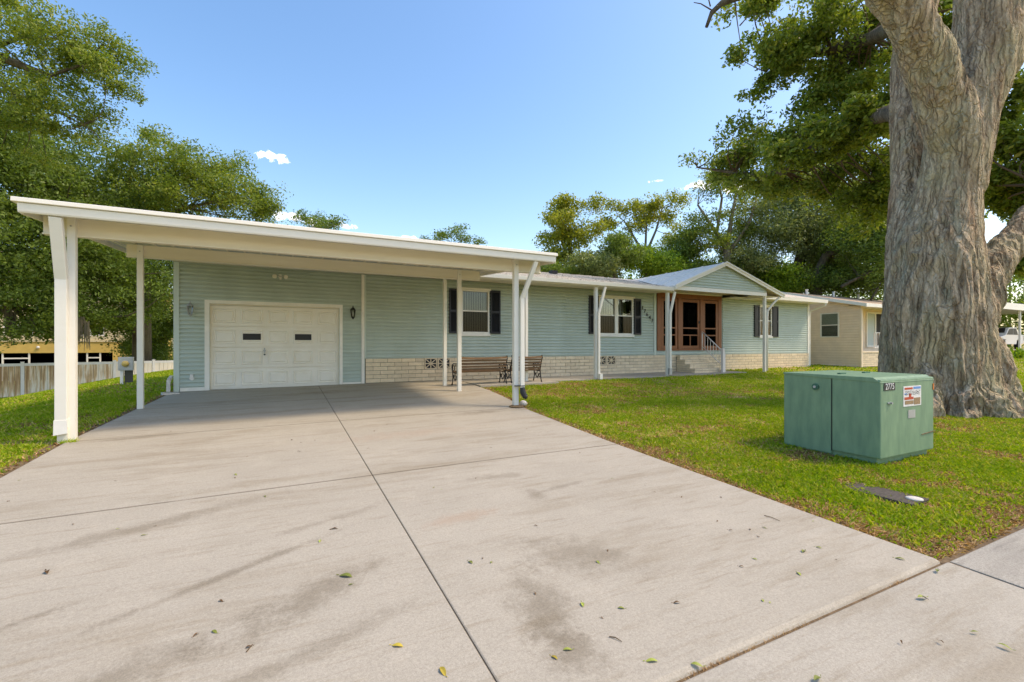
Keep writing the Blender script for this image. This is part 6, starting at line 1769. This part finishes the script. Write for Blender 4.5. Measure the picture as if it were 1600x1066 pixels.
# ------------------------------------------------------------------ fallen leaves and twigs
def leaf_mesh(name, m, L_=.075, W_=.028, curl=.006):
    mb = MB()
    n = 6; vs = []
    for i in range(n + 1):
        t_ = i / n; w_ = W_ * math.sin(PI * t_) ** .8 * .5; z = curl * math.sin(PI * t_ * 1.3) + .002
        vs += [(L_ * (t_ - .5), -w_, z + w_ * .35), (L_ * (t_ - .5), 0, z), (L_ * (t_ - .5), w_, z + w_ * .35)]
    fs = []
    for i in range(n):
        for k in (0, 1): fs.append((i * 3 + k, i * 3 + k + 1, (i + 1) * 3 + k + 1, (i + 1) * 3 + k))
    mb.add(vs, fs); mb.bar((L_ * .5, 0, .003), (L_ * .66, .004, .004), .003)
    return mb.mesh(name, m)


lm = {'green': leaf_mesh('green_leaf', ML_FALL), 'yellow': leaf_mesh('yellow_leaf', ML_FALLY), 'brown': leaf_mesh('brown_leaf', ML_FALLB, .06, .022, .010)}
def ground_pt(px, py):
    lo, hi = .3, 60.
    for _ in range(60):
        mid = (lo + hi) / 2; v = T(px, py, mid)
        if v.z > gz(v.x, v.y) + .006: lo = mid
        else: hi = mid
    return T(px, py, lo)
marked = [('green', 540, 901, 1.5), ('yellow', 621, 1010, 1.0), ('yellow', 692, 1050, 1.05), ('green', 735, 879, .9), ('green', 500, 846, .8), ('green', 368, 742, .9), ('brown', 73, 895, 1.4), ('green', 335, 988, .7), ('brown', 306, 993, .7),
          ('green', 910, 945, .9), ('green', 887, 1016, .8), ('yellow', 866, 1028, .7), ('green', 1089, 1040, .9), ('green', 1018, 1034, 1.0), ('green', 1248, 897, .8), ('green', 1256, 862, 1.1), ('green', 1279, 856, .7), ('brown', 1158, 886, .7), ('brown', 1057, 943, .9), ('green', 1179, 874, .6),
          ('brown', 1141, 829, .7), ('brown', 1172, 828, .7), ('green', 1194, 825, .6), ('green', 1406, 874, 1.0), ('green', 1465, 892, 1.0), ('green', 1441, 934, 1.1), ('green', 1277, 1061, 1.0), ('green', 1570, 1011, .9), ('brown', 1408, 1003, .5), ('brown', 1470, 1003, .6), ('green', 1523, 988, .6), ('brown', 1307, 875, .4),
          ('brown', 367, 747, .6), ('brown', 180, 752, .5), ('brown', 13, 784, .6), ('green', 30, 751, .5), ('green', 224, 837, .6), ('green', 183, 827, .4), ('green', 414, 776, .7), ('brown', 522, 827, .9), ('brown', 389, 1012, .7), ('brown', 345, 940, .7), ('green', 548, 914, .5), ('brown', 754, 873, .5), ('green', 768, 879, .6),
          ('brown', 1065, 777, .6), ('brown', 837, 822, .6), ('green', 934, 879, .7), ('brown', 836, 928, .6), ('green', 971, 951, .7), ('brown', 940, 966, .4), ('brown', 605, 664, .7), ('brown', 456, 688, 1.0), ('brown', 467, 706, .8), ('brown', 585, 674, .8), ('green', 1192, 939, .6), ('green', 1203, 942, .4), ('green', 678, 762, .5), ('green', 690, 765, .4), ('brown', 767, 700, .6)]
labs = {'green': 'small green leaf fallen on the concrete', 'yellow': 'small yellow leaf fallen on the concrete', 'brown': 'small brown dry leaf fallen on the concrete'}
special = {(540, 901): 'largest green leaf on the driveway left of the centre joint', (73, 895): 'long brown leaf lying alone near the left photo edge', (1277, 1061): 'green leaf at the bottom photo edge on the sidewalk slab', (1158, 886): None}
rr = random.Random(4)
fallen = []
for (kd, px, py, s_) in marked:
    v = ground_pt(px, py)
    if v.y < 12.0:
        o = link('fallen_leaf', lm[kd], None, loc=(v.x, v.y, v.z + .001), rot=(rr.uniform(-.08, .08), rr.uniform(-.08, .08), rr.uniform(0, 6.28)), scale=(s_ * .85,) * 3)
        fallen.append((o, kd, special.get((px, py)), v))
for i in range(36):
    x = rr.uniform(-2.4, 4.1); y = rr.uniform(1.7, 10.5); kd = rr.choice(('green', 'brown', 'brown'))
    s_ = rr.uniform(.25, .5)
    o = link('fallen_leaf', lm[kd], None, loc=(x, y, gz(x, y) + .008), rot=(0, 0, rr.uniform(0, 6.28)), scale=(s_, s_, s_))
    fallen.append((o, kd, None, Vector((x, y, 0))))
cells = {}
for o, kd, sp_, v in fallen:
    t_ = sY * v.x + cY * v.y; sx_ = (cY * v.x - sY * v.y) / t_
    if sp_: tag(o, sp_, 'leaf', 'fallen leaves on the concrete'); continue
    side = 'left' if v.x < .88 else 'right'
    row = 'sidewalk slab' if v.y < 1.58 else 'front %s driveway slab' % side if v.y < 5.15 else 'second %s driveway slab' % side if v.y < 8.3 else '%s driveway slab under the carport' % side
    cells.setdefault((kd, row), []).append((sx_, o))
ORD = ['leftmost', 'second from the left', 'third from the left', 'fourth from the left', 'fifth from the left', 'sixth from the left', 'seventh from the left', 'eighth from the left', 'ninth from the left', 'tenth from the left', 'eleventh from the left', 'twelfth from the left', 'thirteenth from the left', 'fourteenth from the left', 'fifteenth from the left', 'sixteenth from the left', 'seventeenth from the left', 'eighteenth from the left', 'nineteenth from the left', 'twentieth from the left']
for (kd, row), lst in cells.items():
    lst.sort(key=lambda q: q[0])
    for k, (sx_, o) in enumerate(lst):
        where = 'only one of its colour' if len(lst) == 1 else 'rightmost' if k == len(lst) - 1 else ORD[k]
        tag(o, 'small %s leaf on the %s, %s' % (kd, row, where), 'leaf', 'fallen leaves on the concrete')
for i, (xa, ya, xb, yb, lab) in enumerate(((385, 1020, 395, 1008, 'short dark twig on the driveway near the lower left'), (952, 996, 972, 1004, 'thin dark twig on the driveway right of centre'), (1194, 806, 1219, 815, 'curved thin twig near the right driveway edge'), (1437, 932, 1451, 938, 'green stalk lying on the sidewalk slab'), (515, 828, 528, 827, 'short dark twig left of the centre joint'))):
    a_, b_ = ground_pt(xa, ya), ground_pt(xb, yb)
    a_.z += .004; b_.z += .004; m_ = (a_ + b_) / 2 + Vector((.004, .006, .004))
    tag(MB().tube([a_, m_, b_], [.003, .003, .0015], 5).build('twig', M_TWIG, None), lab, 'twig', 'twigs on the driveway')
